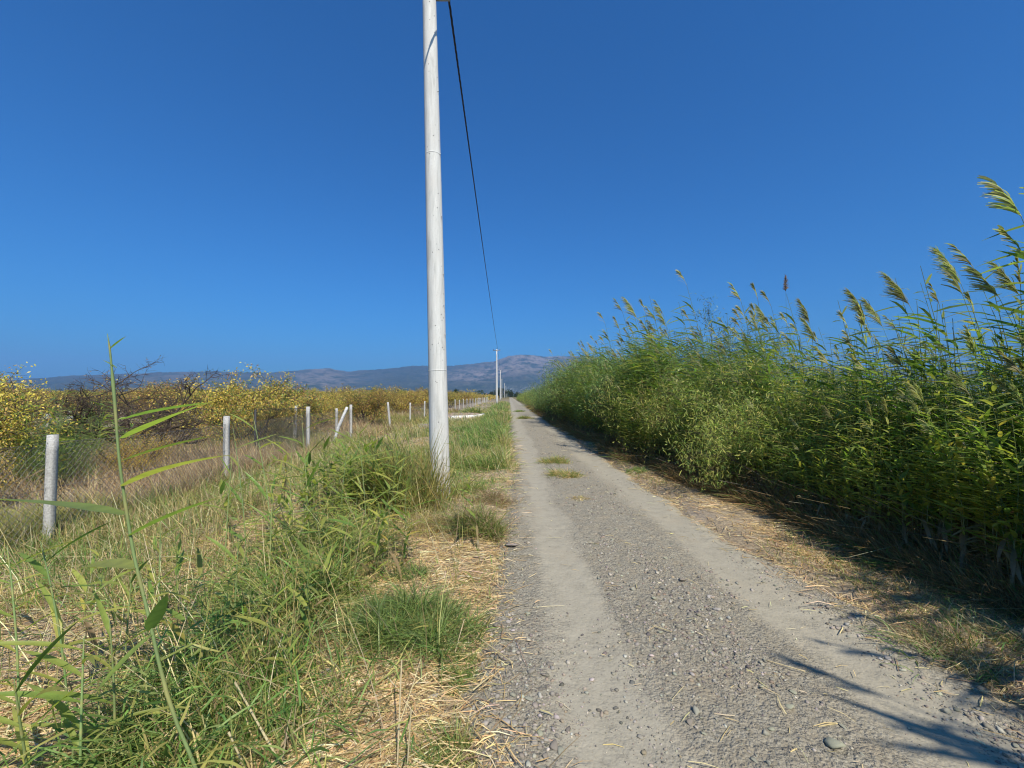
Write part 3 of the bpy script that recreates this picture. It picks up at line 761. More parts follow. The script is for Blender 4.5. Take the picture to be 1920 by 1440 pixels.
rr_ = np.random.default_rng(5)
REC = [reed_recipe(1000 + i, H, nl, lean, pl, yellow=yl) for i, (H, nl, lean, pl, yl) in enumerate([
    (3.5, 26, .13, .40, .08), (3.05, 25, .11, .36, .12), (2.8, 24, .10, 0, .15), (3.3, 26, .15, .38, .08), (2.5, 22, .08, 0, .2), (2.9, 25, .12, .36, .2),
    (2.3, 22, .12, 0, .3), (2.75, 25, .10, 0, .1), (2.1, 20, .06, 0, .45), (2.65, 23, .14, .30, .15), (2.7, 26, .05, 0, .1), (1.8, 18, .1, 0, .5)])]
HERO = {0: (6.15, 5.3, .87, .17, 'tallest reed at the right edge, its pale plume highest against the sky'),
        1: (5.22, 4.9, .78, .17, 'tall reed with a drooping plume left of the tallest reed'),
        2: (5.10, 5.6, .76, .15, 'reed with a long pale plume above the bed, third tall one from the right'),
        3: (6.65, 5.0, .82, .15, 'tall yellow green reed cut off by the right edge of the photo'),
        4: (5.85, 9.0, .89, .08, 'reed with upright plume left of the old pinkish seed head'),
        5: (6.15, 8.6, .86, .12, 'reed with plume just right of the old pinkish seed head'),
        6: (3.75, 11.0, 1.02, .13, 'tallest reed of the far stretch, first plume standing up from the road side'),
        7: (4.6, 11.6, .98, .12, 'second tall reed plume of the far stretch, right of the first'),
        8: (5.0, 6.5, .70, .12, 'short plumed reed between the third tall one and the seed head'),
        9: (5.45, 5.7, .74, .16, 'short plumed reed just right of the third tall one')}

def bed_top(y):  # how tall the bed stands at distance y
    return np.interp(y, [0, 1.6, 3, 5, 7, 9, 12, 28, 34, 60, 400], [1.14, 1.14, .93, .86, .79, .84, 1.06, 1.20, .88, .80, .78])
def front(y): return .5 * (noise(np.asarray(y, float) * .75, 2.5, 88) - .5) + np.interp(y, [-3, .8, 2, 3.5, 6, 8.7, 14, 27, 60, 400], [3.75, 3.75, 4.0, 3.85, 3.45, 3.2, 2.88, 2.7, 2.65, 2.65])
spots = []
nn = 5200
ys = np.concatenate([rr_.uniform(-3, 1.6, 330), rr_.uniform(1.6, 16, 2850), rr_.uniform(16, 45, 2500), rr_.uniform(45, 160, 1500)])
dep = rr_.random(len(ys)) ** 1.5 * np.interp(ys, [0, 1, 16, 160], [1.5, 4.8, 3.6, 3.0])
xs_ = front(ys) + dep + wob(ys * .7) * 2
order = np.argsort(np.hypot(xs_, ys) + 1.3 * dep + 60 * (xs_ > 1.28 * ys + .8) + 60 * (ys < 1.5))
stuff = Soup(); plum = Soup(); stems = Soup()
LOW = []
for rc in REC:
    a = Soup(); leaf_ribs(a, rc); b = Soup(); tube(b, rc['stem'][::2], np.linspace(.007, .003, len(rc['stem'][::2])), (1, 1, 1), 3, False)
    b.c[-1] = np.repeat(stem_cols(rc['stem'][::2], None), 3, 0).astype(np.float32)
    c = plume_soup(rc, 22, rc['plume'] * .85) if rc['plume'] else None
    LOW.append((a.arrays(), b.arrays(), c.arrays() if c else None))
protoF = [None] * len(REC); protoS = [None] * len(REC)
N_FULL, N_SIMPLE = 110, 190
GROUP_R = 'reeds in the dense bed right of the road'
for rank, i in enumerate(order):
    x_, y_, d_ = float(xs_[i]), float(ys[i]), float(dep[i])
    # short leafy shoots in front, taller behind
    wt = np.array([.6, .8, 4, .6, 5, 1, 5, 3, 6, 1.5, 4, 7.]) if d_ < .7 else np.array([1.5, 1.5, 5, 1.2, 4, 1.5, 4, 4, 3, 2, 5, 1.5])
    k = int(rr_.choice(12, p=wt / wt.sum())); sc = float(bed_top(y_) * rr_.uniform(.80, 1.10) * (.74 + .52 * noise(x_ * 1.9, y_ * 1.6, 909))) * float(np.interp(d_, [0, .35, 1.0, 1.8], [1, 1, 1, 1] if y_ < 1.7 else [.52, .70, .92, 1.03] if y_ < 11.5 else [.56, .74, .95, 1.03])) * (1.12 if rr_.random() < .12 else 1); rz = float(rr_.uniform(-.5, .5)); z_ = float(ground_z(x_, y_)) - .03
    if rank < N_FULL + N_SIMPLE:
        pr = protoF if rank < N_FULL else protoS
        if pr[k] is None: pr[k] = reed_proto(REC[k], rank < N_FULL); note_kids(pr[k]); o = pr[k]
        else: o = copy_tree(pr[k])
        o.location = (x_, y_, z_); o.rotation_euler = (0, 0, rz); o.scale = (sc,) * 3
        where = ('at the near right end' if x_ > 1.02 * y_ else 'in the near third' if x_ > .74 * y_ else 'in the middle' if x_ > .5 * y_ else 'in the dark far stretch')
        row = ', front edge' if d_ < .5 else ', second rank' if d_ < 1.3 else ', deep inside'
        size = ('tall' if REC[k]['H'] * sc > 2.7 else 'waist high' if REC[k]['H'] * sc < 1.5 else 'medium')
        lab = f"{size} reed with pale plume {where} of the bed{row}" if REC[k]['plume'] else f"{size} {'yellowish' if k in (6, 8, 11) else 'green'} reed without plume {where} of the bed{row}"
        tag(o, lab, 'reed', GROUP_R + ': ' + lab)
    else:
        ca, sa = math.cos(rz) * sc, math.sin(rz) * sc
        for part, tgt in zip(LOW[k], (stuff, stems, plum)):
            if part is None or (tgt is plum and rr_.random() < .5): continue
            v, f, c = part
            V = np.stack([v[:, 0] * ca - v[:, 1] * sa + x_, v[:, 0] * sa + v[:, 1] * ca + y_, v[:, 2] * sc + z_], -1)
            tgt.add(V, [f[q] for q in f], c * rr_.uniform(.75, 1.2))
bed = stuff.build('reeds', M_LEAF, smooth=True); tag(bed, 'dense mass of green reeds behind the front reeds right of the road', 'reeds', kind='stuff')
stems.build('stems', M_STEM, bed)['kind'] = 'stuff'; plum.build('plumes', M_PLUME, bed)['kind'] = 'stuff'
for k, (x_, y_, sc, ln_, lab) in HERO.items():
    rc = reed_recipe(1300 + k, 3.7, 30, ln_, .52, yellow=.03, leaf_len=(.42, .62), wind=1.12, flat=.9); o = reed_proto(rc, True); o.location = (x_, y_, -.1); o.scale = (sc,) * 3
    tag(o, lab, 'reed', GROUP_R + ', tallest')
# old seed head standing alone above the bed
rc = reed_recipe(1401, 3.9, 3, -.01, 0, wind=.2); root = empty('reed', (5.85, 9.0, -.1)); stem_soup(rc, .005).build('stem', M_STEM, root, smooth=True)
rc['plume'] = .28; s = Soup(); r2 = np.random.default_rng(3); t = r2.random(160); top = rc['stem'][-1]
ribbons(s, top + np.array([0, 0, 1])[None] * (t * .34)[:, None], norm(np.stack([r2.normal(0, .5, 160), r2.normal(0, .5, 160), r2.uniform(.4, 1.2, 160)], -1)), .085 * (1.1 - .6 * t), .011, (0, 0, -.3), pal(r2, 160, [(.36, .24, .21), (.42, .30, .25), (.28, .17, .15)]), 2, .5, rng=r2)
s.build('plume', M_PLUME, root); tag(root, 'bare thin reed with an old pinkish seed head alone against the sky', 'reed', GROUP_R + ', tallest')

# ------------------------------------------------------------------ shrubs and trees
def branchy(seed, H, spread, nstem, depth=3, nleaf=2200, leaf=.045, cols=None, wts=None, droop=.0, trunk_r=.04, narrow=1.6, cluster=.16, base=.12, fill=None):
    r = np.random.default_rng(seed); segA = []; segB = []; ra = []; rb = []; tips = []
    def grow(p, d, ln, rad, lev):
        n = 4; q = p
        for i in range(n):
            d = norm(d + r.normal(size=3) * .16 + np.array([0, 0, .06 - droop])); e = q + d * ln / n
            segA.append(q); segB.append(e); ra.append(rad * (1 - .18 * i)); rb.append(rad * (1 - .18 * (i + 1))); q = e
            if lev < depth and i > 0:
                for _ in range(1 + (r.random() < .75)):
                    dd = norm(d * .55 + norm(r.normal(size=3)) * np.array([.95, .95, .55])); grow(q, dd, ln * r.uniform(.45, .68), rad * .5, lev + 1)
            if lev >= depth - 1: tips.append(q)
    for k in range(nstem):
        a = 6.283 * k / nstem + r.uniform(-.4, .4); d = norm(np.array([math.cos(a) * spread, math.sin(a) * spread, 1.0])) if nstem > 1 else np.array([0, 0, 1.])
        grow(np.array([math.cos(a) * base * .5, math.sin(a) * base * .5, -.05]) if nstem > 1 else np.array([0, 0, -.05]), d, H * r.uniform(.55, .78), trunk_r * r.uniform(.7, 1), 0)
    wood = Soup(); tubes(wood, segA, segB, ra, rb, (1, 1, 1), 4)
    V = np.concatenate(wood.v); fol = Soup()
    tips = np.array(tips); zmax = tips[:, 2].max(); sc = H / zmax
    if nleaf:
        i = r.integers(0, len(tips), nleaf); P = tips[i] + np.clip(r.normal(size=(nleaf, 3)), -1.3, 1.3) * cluster * .6 * np.where(tips[i][:, 2:3] > .85 * zmax, .45, 1)
        P[:, 2] = np.maximum(P[:, 2], .06); D = norm(r.normal(size=(nleaf, 3)) + np.array([0, 0, -.2]))
        tint = r.uniform(.75, 1.25, len(tips))[i]
        C = pal(r, nleaf, cols, wts, .15) * tint[:, None]
        ribbons(fol, P, D, leaf * r.uniform(.7, 1.3, nleaf), leaf / narrow * r.uniform(.7, 1.2, nleaf), (0, 0, -.25), C, 2, .1, prof=[.35, 1, .12], rng=r)
    for so_ in (wood, fol): so_.v = [x * np.array([sc, sc, sc], np.float32) for x in so_.v]
    return wood, fol

def plant(name, wood, fol, fol_mat=M_TREELEAF, wood_name='trunk', fol_name='crown'):
    root = empty(name); wood.build(wood_name, M_BARK, root)
    if fol and fol.n: fol.build(fol_name, fol_mat, root)
    note_kids(root); return root

YEL = [(.66, .48, .09), (.68, .52, .13), (.50, .30, .10), (.29, .33, .08), (.15, .20, .06), (.38, .22, .12)]
protos = []
for i, wts in enumerate([[5, 4, 2, 2, 1, 1], [3, 2, 3, 3, 2, 2], [2, 1, 2, 4, 4, 2], [4, 3, 4, 1, .5, 3], [1.5, 1, 3, 2, 2, 5], [3, 2, 2, 4, 2, 1]]):
    protos.append(plant('orchard_tree', *branchy(200 + i, 2.1, .62, 5, 3, 7000, .062, YEL, wts, cluster=.2)))
protos.append(plant('orchard_tree', *branchy(207, 2.1, .6, 6, 3, 13000, .042, YEL, [5, 4, 3, 1.5, .6, 1.5], cluster=.18)))
ro = np.random.default_rng(77)
first = set()
def put_tree(k, x, y, h, rz, label, group='autumn orchard trees behind the fence'):
    if k in first: o = copy_tree(protos[k])
    else: o = protos[k]; first.add(k)
    o.location = (x, y, 0); o.rotation_euler = (0, 0, rz); o.scale = (h / 2.1 * ro.uniform(.95, 1.15), h / 2.1, h / 2.1)
    tag(o, label, 'tree', group); return o
put_tree(6, -9.25, 6.9, 2.45, .4, 'large golden tree cut off by the left edge of the photo')
put_tree(6, -7.25, 5.5, 1.3, 2.4, 'low golden branches of a small tree at the left edge, beside the near post')
put_tree(0, -8.9, 14.2, 2.75, 1.4, 'bright yellow tree, tallest in the orchard left of the pole')
put_tree(5, -7.9, 13.3, 1.75, 2.0, 'yellow green tree in front of the bright yellow tallest tree')
put_tree(6, -6.9, 8.1, .95, 5.0, 'small yellow leaved shrub just behind the fence, left of the bare tree')
put_tree(1, -7.0, 21.5, 2.25, .2, 'golden orchard tree just right of the pair of back fence posts')
tr_pos = []
for row in range(44):
    y0_ = 15.5 + row * 4.1 if row < 24 else 113 + (row - 24) * 9
    for c_ in range(20):
        x_ = -8.3 - c_ * 3.7 + ro.normal() * .5; y_ = y0_ + ro.normal() * .5
        if x_ < -1.25 * y_ - 3: continue
        tr_pos.append((np.hypot(x_, y_) + (0 if c_ < 8 else 15), x_, y_, c_))
tr_pos.sort()
bare_pos = [q for q in tr_pos if q[2] < 27 and 20 < 955 + q[1] / q[2] * F < 400]
tr_pos = [q for q in tr_pos if q not in bare_pos]
for _, x_, y_, c_ in tr_pos[:285]:
    k = int(ro.choice(6, p=[.13, .22, .12, .20, .21, .12]))
    rowt = ('first row behind fence', 'second row behind fence', 'third row behind fence')[c_] if c_ < 3 else 'deeper rows'
    far = 'near the camera' if y_ < 30 else 'half way off' if y_ < 70 else 'far off'
    lab = ['bright yellow', 'golden and green', 'mostly green', 'orange gold', 'brown', 'yellow green'][k] + ' orchard tree, ' + rowt + ', ' + far
    o = put_tree(k, x_, y_, float(ro.uniform(1.55, 2.35) + (.45 if ro.random() < .2 else 0)) * (1 + .0016 * y_), float(ro.uniform(0, 6.28)), lab, 'orchard trees in rows: ' + lab)
# the rest of the orchard as one mass
rest = tr_pos[285:]
s = Soup(); r3 = np.random.default_rng(9)
ext = [(x_, y_) for _, x_, y_, c_ in rest] + [(-8 - r3.random() * 420, 110 + r3.random() * 330) for _ in range(900)]
for x_, y_ in ext:
    n_ = 110 if y_ < 130 else 55; h_ = r3.uniform(1.7, 2.5)
    P = norm(r3.normal(size=(n_, 3))) * (r3.random((n_, 1)) ** .4) * np.array([1.3, 1.3, h_ * .5]) + np.array([x_, y_, h_ * .52]); P[:, 2] = np.maximum(P[:, 2], .05)
    wts = [[5, 4, 2, 2, 1, 1], [2, 1, 2, 4, 4, 2], [3, 2, 3, 1, .5, 4]][r3.integers(3)]
    ribbons(s, P, norm(r3.normal(size=(n_, 3))), .38 if n_ < 100 else .26, .26 if n_ < 100 else .15, (0, 0, -.2), pal(r3, n_, YEL, wts, .15), 1, .3, prof=[1, .3], rng=r3)
tag(s.build('orchard_foliage', M_TREELEAF), 'far rows of the yellowing orchard merging toward the horizon', 'orchard', kind='stuff')

# bare tree
wood, fol = branchy(337, 2.6, .75, 3, 4, 900, .04, YEL, [2, 1, 3, .5, .5, 4], trunk_r=.085, cluster=.06)
bt = plant('bare_tree', wood, fol); bt.location = (-7.9, 9.3, 0); tag(bt, 'leafless dark branched tree behind the fence, right of the tall foreground reed', 'tree')
for i, (x_, y_, h_, lab) in enumerate([(-10.4, 12.5, 1.9, 'bare twiggy tree behind the leafless dark tree, farther left'), (-9.6, 16.5, 1.9, 'half bare brown tree between the dark tree and the bright yellow tree'), (-12.6, 11.5, 2.0, 'thin bare tree left of the tall foreground reed')] + [(q[1], q[2], 1.75 + .25 * math.sin(q[1] * 9), 'half bare brown orchard tree in the twiggy stretch behind the near fence posts') for q in bare_pos]):
    o = copy_tree(bt); o.location = (x_, y_, 0); o.scale = (h_ / 2.5,) * 3; o.rotation_euler = (0, 0, 1.3 + i * 1.9); tag(o, lab, 'tree', 'bare and half bare brown orchard trees')

# green reeds and bush at the far left behind the near post
for i, (x_, y_, h_) in enumerate([(-8.0, 7.6, .62), (-8.35, 8.0, .68), (-7.6, 7.9, .60), (-8.7, 7.5, .6), (-7.75, 8.5, .62), (-9.2, 8.1, .6), (-8.1, 8.8, .66), (-7.35, 7.4, .48), (-8.5, 6.9, .5), (-7.9, 7.1, .52), (-8.9, 8.6, .6), (-7.5, 8.9, .55), (-7.1, 8.2, .5), (-8.6, 9.1, .6)] + [(-8.0 + .9 * math.sin(q * 2.4), 7.6 + .75 * math.cos(q * 3.7), .55 + .05 * math.sin(q)) for q in range(22)]):
    pr = [p for k_, p in enumerate(protoS) if p is not None and not REC[k_]['plume']]; o = copy_tree(pr[i % len(pr)]); o.location = (x_, y_, 0); o.scale = (h_ * 1.05,) * 3; o.rotation_euler = (0, 0, 2.6 + i * .7)
    tag(o, 'short dark green reed in the clump behind the near fence post', 'reed', 'reeds behind the near fence post')

# willow-like tree inside the reed bed
WIL = [(.16, .25, .16), (.22, .31, .21), (.12, .20, .12)]
wl = plant('willow', *branchy(507, 4.3, .30, 9, 3, 20000, .12, WIL, None, trunk_r=.04, narrow=5.0, cluster=.40, base=.5), fol_mat=leaf_mat("willow_leaf", .3, .45, .4))
wl.location = (6.5, 13.6, -.1); wl.scale = (1.0, 1.0, 1.08); tag(wl, 'bluish green willow rising behind the reeds right of centre', 'tree')
o = copy_tree(wl); o.location = (8.2, 15.4, -.1); o.scale = (.8, .8, .85); o.rotation_euler = (0, 0, 2); tag(o, 'lower willow just right of the taller willow behind the reeds', 'tree')
# leafy bushes along the face of the reed bed
BSH = [(.14, .23, .07), (.19, .28, .085), (.27, .33, .10), (.10, .17, .06)]
BSY = [(.31, .35, .08), (.40, .40, .10), (.22, .28, .07), (.44, .38, .12)]
pb = [plant('bush', *branchy(520 + i, 2.4, .42, 7, 3, 6200, .115, c_, None, trunk_r=.018, narrow=6.0, cluster=.34, base=.9)) for i, c_ in enumerate((BSH, BSH, BSY, BSY))]
fb = set()
bl = [(0, 3.9, 12.3, 3.0, 0, 'dark green'), (1, 4.2, 14.8, 3.3, 0, ''), (0, 4.1, 17.5, 3.6, 0, ''), (1, 4.2, 20.5, 3.7, 0, ''), (0, 4.0, 23.6, 3.9, 0, ''), (1, 4.1, 27.5, 3.9, 0, ''), (0, 4.8, 19, 4.1, 0, ''), (1, 4.8, 25, 4.1, 0, ''),
      (2, 3.95, 9.4, 2.1, 0, ''), (3, 4.0, 7.9, 2.1, 0, ''), (2, 4.1, 6.7, 1.95, 0, ''), (3, 4.6, 5.6, 1.9, 0, ''), (2, 3.6, 11.0, 2.2, 0, ''), (3, 5.0, 7.3, 2.4, 0, ''), (2, 5.0, 9.8, 2.5, 0, ''),
      (0, 3.2, 34, 3.0, 0, ''), (1, 3.3, 39, 2.8, 0, ''), (2, 3.2, 45, 2.7, 0, ''), (0, 3.2, 52, 2.8, 0, ''), (3, 3.2, 60, 2.8, 0, ''), (1, 3.2, 70, 2.9, 0, '')]
bush_where = ['where the tall dark hedge part begins', 'second in the dark tall stretch', 'third in the dark tall stretch', 'fourth in the dark tall stretch', 'fifth in the dark tall stretch', 'at the far end of the tall stretch', 'behind the third bush of the tall stretch', 'behind the fifth bush of the tall stretch',
              'beside the second bend of the shaded strip', 'in the middle of the yellow green stretch', 'at the near part of the yellow green stretch', 'nearest to the camera in front of the reeds', 'where yellow green foliage meets the dark hedge', 'behind the middle of the yellow green stretch', 'behind the far part of the yellow green stretch',
              'just beyond the tall hedge', 'second beyond the tall hedge', 'third beyond the tall hedge', 'fourth beyond the tall hedge', 'fifth beyond the tall hedge', 'farthest on the right of the road']
for i, (k, x_, y_, h_, _, _2) in enumerate(bl):
    if k in fb: o = copy_tree(pb[k])
    else: o = pb[k]; fb.add(k)
    o.location = (x_, y_, -.05); o.scale = (h_ / 2.4 * .85, h_ / 2.4 * .95, h_ / 2.4); o.rotation_euler = (0, 0, i * 1.7)
    tag(o, ('dark green bush ' if k < 2 else 'yellow green bush ') + bush_where[i], 'bush', 'bushes along the face of the reed bed')

for (k, x_, y_, h_, lab) in ((0, -8.5, 8.0, 1.45, 'dark green leafy bush behind the near fence post'), (1, -9.3, 9.3, 1.55, 'dark green bush between the two rear fence posts at far left'), (0, -7.6, 7.3, 1.05, 'low green bush just right behind the near fence post')):
    o = copy_tree(pb[k]); o.location = (x_, y_, -.05); o.scale = (h_ / 2.4 * .8, h_ / 2.4 * .8, h_ / 2.4); o.rotation_euler = (0, 0, x_); tag(o, lab, 'bush', 'green bushes behind the fence')
# distant trees on the plain
DK = [(.035, .06, .02), (.05, .08, .03), (.03, .05, .02)]
pd = plant('distant_tree', *branchy(600, 7, .5, 4, 3, 2600, .42, DK, None, trunk_r=.15, narrow=1.5, cluster=.9))
dt = [(-30, 250, 6.0, 'round dark tree above the orchard right of the nearest pole'), (-24.5, 262, 4.2, 'smaller dark tree right of the round dark tree'), (-13, 300, 5, 'dark tree left of the second pole'), (-7.5, 330, 8.5, 'dark tree behind the second utility pole'),
      (1.5, 430, 7, 'dark tree at the end of the road'), (9, 440, 6, 'low dark tree right of the road end'), (-150, 420, 6.5, 'distant dark tree behind the orchard, middle of the plain'), (-120, 410, 5.5, 'distant dark tree just left of the nearest pole'), (-215, 430, 7, 'distant dark tree behind the orchard under the mountain peak')]
for i, (x_, y_, h_, lab) in enumerate(dt):
    o = pd if i == 0 else copy_tree(pd); o.location = (x_, y_, 0); o.scale = (h_ / 7 * 1.1,) * 2 + (h_ / 7,); o.rotation_euler = (0, 0, i * 1.3); tag(o, lab, 'tree', 'distant dark trees on the plain')
s = Soup(); r4 = np.random.default_rng(31); n_ = 26000
xx = r4.uniform(-800, 500, n_); lump = fbm(xx / 14, xx * 0, 71, 3); P = np.stack([xx, 560 + r4.uniform(-12, 12, n_) + 60 * noise(xx / 90, xx * 0, 4), r4.random(n_) * (3.2 + 7.0 * sm(.35, .75, lump))], -1)
ribbons(s, P, norm(r4.normal(size=(n_, 3))), 1.5, 1.1, (0, 0, -.2), pal(r4, n_, DK + [(.07, .09, .03)]), 1, .3, prof=[1, .3], rng=r4)
tag(s.build('treeline', M_TREELEAF), 'thin dark treeline across the plain below the mountains', 'treeline', kind='stuff')

# ------------------------------------------------------------------ grasses, straw, weeds
G_GREEN = [(.165, .27, .060), (.23, .33, .080), (.10, .18, .045), (.29, .33, .11)]
G_YEL = [(.35, .33, .10), (.44, .38, .13), (.27, .27, .085), (.22, .23, .08)]
G_DRY = [(.66, .49, .24), (.76, .60, .33), (.52, .37, .17), (.80, .68, .44)]
G_BRN = [(.36, .25, .15), (.44, .33, .20), (.29, .19, .12), (.48, .39, .26)]
DGX = [(.12, .21, .06), (.17, .27, .08)]
def blades(s, x, y, h, wd, cols, wts, rng, lean=.35, wind=-.15, segs=3, zf=ground_z, zoff=-.01):
    n_ = len(x); a = rng.uniform(0, 6.28, n_); l = np.abs(rng.normal(0, lean, n_))
    D = norm(np.stack([np.cos(a) * l + wind, np.sin(a) * l, np.ones(n_)], -1))
    B = np.stack([np.cos(a) * l * .8 + wind * .8, np.sin(a) * l * .8, -.12 - l * .35], -1)
    ribbons(s, np.stack([x, y, zf(x, y) + zoff], -1), D, h, wd, B, pal(rng, n_, cols, wts), segs, .08, rng=rng)

rg = np.random.default_rng(99)
# straw litter lying on the verges
def litter(n_, xr, yr_, dens, cols, wts, smin=.03, smax=.2, seed=1, wk=1.0):
    r = np.random.default_rng(seed); y = scatter_depth(n_, yr_[0], yr_[1], r, 1.5); x = r.uniform(xr[0], xr[1], n_)
    k = r.random(n_) < dens(x, y); x, y = x[k], y[k]; m_ = len(x)
    a = r.normal(.35, .9, m_) + 6.28 * (r.random(m_) < .25) * r.random(m_); e = np.abs(r.normal(0, .16, m_))
    D = np.stack([np.cos(a), np.sin(a), e], -1); Ln = (smin + (smax - smin) * r.random(m_) ** 2.2) * (1 + .05 * y)
    z = np.maximum(ground_z(x, y), np.where((x > -.5) & (x < 3.2), road_z(x, y), -1)) + r.random(m_) * .022
    side = norm(np.cross(norm(D), np.array([0, 0, 1.])) + r.normal(size=(m_, 3)) * .45)
    s = Soup(); ribbons(s, np.stack([x, y, z], -1), D, Ln, (.0026 + .0032 * r.random(m_)) * (1 + .08 * y) * wk, np.stack([r.normal(0, .18, m_), r.normal(0, .18, m_), -e * .9 - .02], -1), pal(r, m_, cols, wts, .16), 2, .4, prof=[.7, 1, .5], side=side)
    return s
def d_left(x, y):
    e = road_left(y); p = fbm(x * 1.1, y * 1.1, 401, 3)
    return np.where(x < e, .35 + .65 * sm(.36, .58, p), np.exp(-(x - e) / .07) * .55)
def d_right(x, y):
    e = road_right(y); p = fbm(x * 1.3, y * .9, 431, 3)
    return np.where(x > e, .35 + .65 * sm(.34, .55, p), np.exp((x - e) / .09) * .55) * np.where(x > front(y) + .6, .5, 1)
tag(litter(190000, (-6.2, .4), (1.3, 16), d_left, G_DRY + [(.34, .25, .15)], [4, 4, 3, 2, 2], seed=2).build('straw', M_STRAW), 'dry golden straw littering the left verge', 'straw', kind='stuff')
tag(litter(64000, (2.2, 5.6), (1.6, 30), d_right, G_DRY + G_BRN[:2], [3, 3, 4, 1.5, 3, 2], seed=3).build('straw', M_STRAW), 'dry straw along the foot of the reed bed', 'straw', kind='stuff')
tag(litter(620, (.1, 2.6), (1.3, 14), lambda x, y: .25 + .75 * gauss(x, 1.25, .5), G_DRY, [3, 4, 1, 4], .03, .13, seed=4).build('straw', M_STRAW), 'single straws scattered on the gravel road', 'straw', kind='stuff')

# masks of the left verge, in metres
def m_tall(x, y):   # tall green grass band
    return gauss(x, -1.55 - .12 * (np.asarray(y) - 3), .52) * sm(1.3, 2.2, y) * sm(7.5, 5.2, y)
def m_strip(x, y):  # green strip between pole and road, farther on
    return sm(-2.6, -1.4, x) * sm(road_left(y) + .02, road_left(y) - .3, x) * sm(6.0, 8.5, y)
s = Soup()
n_ = 100000; x = rg.uniform(-5.2, .1, n_); y = scatter_depth(n_, 1.35, 13, rg, 1.45)
p = fbm(x * .9, y * .9, 451, 3); q = fbm(x * 2.5, y * 2.5, 461, 2)
dn = (.06 + .50 * m_tall(x, y) + .45 * m_strip(x, y) + .30 * sm(-2.6, -3.6, x)) * sm(.44, .60, .45 * p + .55 * q + .07 * m_tall(x, y)) * (x < road_left(y) - .02)
k = rg.random(n_) < dn; x, y = x[k], y[k]; m_ = len(x)
h = rg.uniform(.10, .26, m_) + .26 * m_tall(x, y) * rg.random(m_) + .12 * m_strip(x, y)
g_ = sm(.35, .65, fbm(x * .7, y * .7, 481, 2)) + .2
cols = np.where((rg.random(m_) < np.clip(g_, .2, .85))[:, None], pal(rg, m_, G_GREEN, [4, 4, 3, 3]), pal(rg, m_, G_YEL + G_DRY[:3] + G_BRN, [2, 2, 2, 3, 2, 2, 2, 2, 1, 2, 1]))
a = rg.uniform(0, 6.28, m_); l = np.abs(rg.normal(0, .75, m_))
ribbons(s, np.stack([x, y, ground_z(x, y) - .01], -1), np.stack([np.cos(a) * l - .1, np.sin(a) * l, np.ones(m_)], -1), h, (.004 + .0045 * rg.random(m_)) * (1 + .05 * y), np.stack([np.cos(a) * l * .9 - .1, np.sin(a) * l * .9, -.15 - l * .35], -1), cols, 3, .08, rng=rg)
tag(s.build('grass', M_GRASS), 'green and yellowing grass on the left verge', 'grass', kind='stuff')

# broad young reed blades and dry stalks mixed into the verge
s = Soup(); n_ = 9000; x = rg.uniform(-4.2, -.3, n_); y = scatter_depth(n_, 1.5, 8, rg, 1.3); q = fbm(x * 1.8, y * 1.8, 701, 3)
k = rg.random(n_) < (.05 + .85 * m_tall(x, y)) * sm(.40, .58, q); x, y = x[k], y[k]; m_ = len(x); a = rg.uniform(0, 6.28, m_); l = rg.uniform(.5, 1.6, m_)
ribbons(s, np.stack([x, y, ground_z(x, y) + rg.uniform(.02, .32, m_)], -1), np.stack([np.cos(a) * l - .2, np.sin(a) * l, np.full(m_, .7)], -1), rg.uniform(.10, .24, m_), rg.uniform(.006, .012, m_), np.stack([rg.normal(0, .2, m_), rg.normal(0, .2, m_), rg.uniform(-.6, -.1, m_)], -1), pal(rg, m_, G_GREEN + G_YEL[:2], [3, 3, 2, 2, 2, 1]), 3, .06, prof=[.5, 1, .7, .06], rng=rg)
n_ = 2600; x = rg.uniform(-5, -.4, n_); y = scatter_depth(n_, 2, 16, rg, 1.3); k = rg.random(n_) < .35 + .5 * m_tall(x, y); x, y = x[k], y[k]; m_ = len(x)
ribbons(s, np.stack([x, y, ground_z(x, y) - .01], -1), np.stack([rg.normal(-.12, .28, m_), rg.normal(0, .28, m_), np.ones(m_)], -1), rg.uniform(.3, .85, m_), .0035 + .0004 * y, np.stack([rg.normal(-.1, .15, m_), rg.normal(0, .15, m_), np.full(m_, -.1)], -1), pal(rg, m_, G_DRY + G_YEL + G_BRN), 3, .4, rng=rg)
tag(s.build('grass', M_GRASS), 'broad young blades and dry stalks sticking out of the left verge grass', 'grass', kind='stuff')

# farther strip and field grasses
s = Soup(); n_ = 62000
x = rg.uniform(-5.4, .2, n_); y = scatter_depth(n_, 9, 95, rg, 1.25); p = fbm(x * .6, y * .35, 501, 3)
near_road = m_strip(x, y); dn = (.12 + .85 * near_road) * sm(.28, .5, p + .1 * near_road) * (x < road_left(y))
k = rg.random(n_) < dn; x, y, p = x[k], y[k], p[k]; m_ = len(x)
h = rg.uniform(.12, .44, m_) * (.6 + .6 * m_strip(x, y)) * np.interp(fbm(x * 1.3, y * .5, 533, 2), [.3, .7], [.6, 1.4]) + .22 * sm(.55, .7, fbm(x, y * .2, 511, 2)); g_ = sm(.40, .55, fbm(x * .5, y * .22, 521, 2))
cols = np.where((rg.random(m_) < .12 + .62 * g_ * m_strip(x, y))[:, None], pal(rg, m_, G_GREEN), pal(rg, m_, G_YEL + G_DRY[:3] + G_BRN, [2, 2, 2, 3, 1, 1, 1.5, 1.5, 1.5, 1.5, 1]))
a = rg.uniform(0, 6.28, m_); l = np.abs(rg.normal(0, .62, m_))
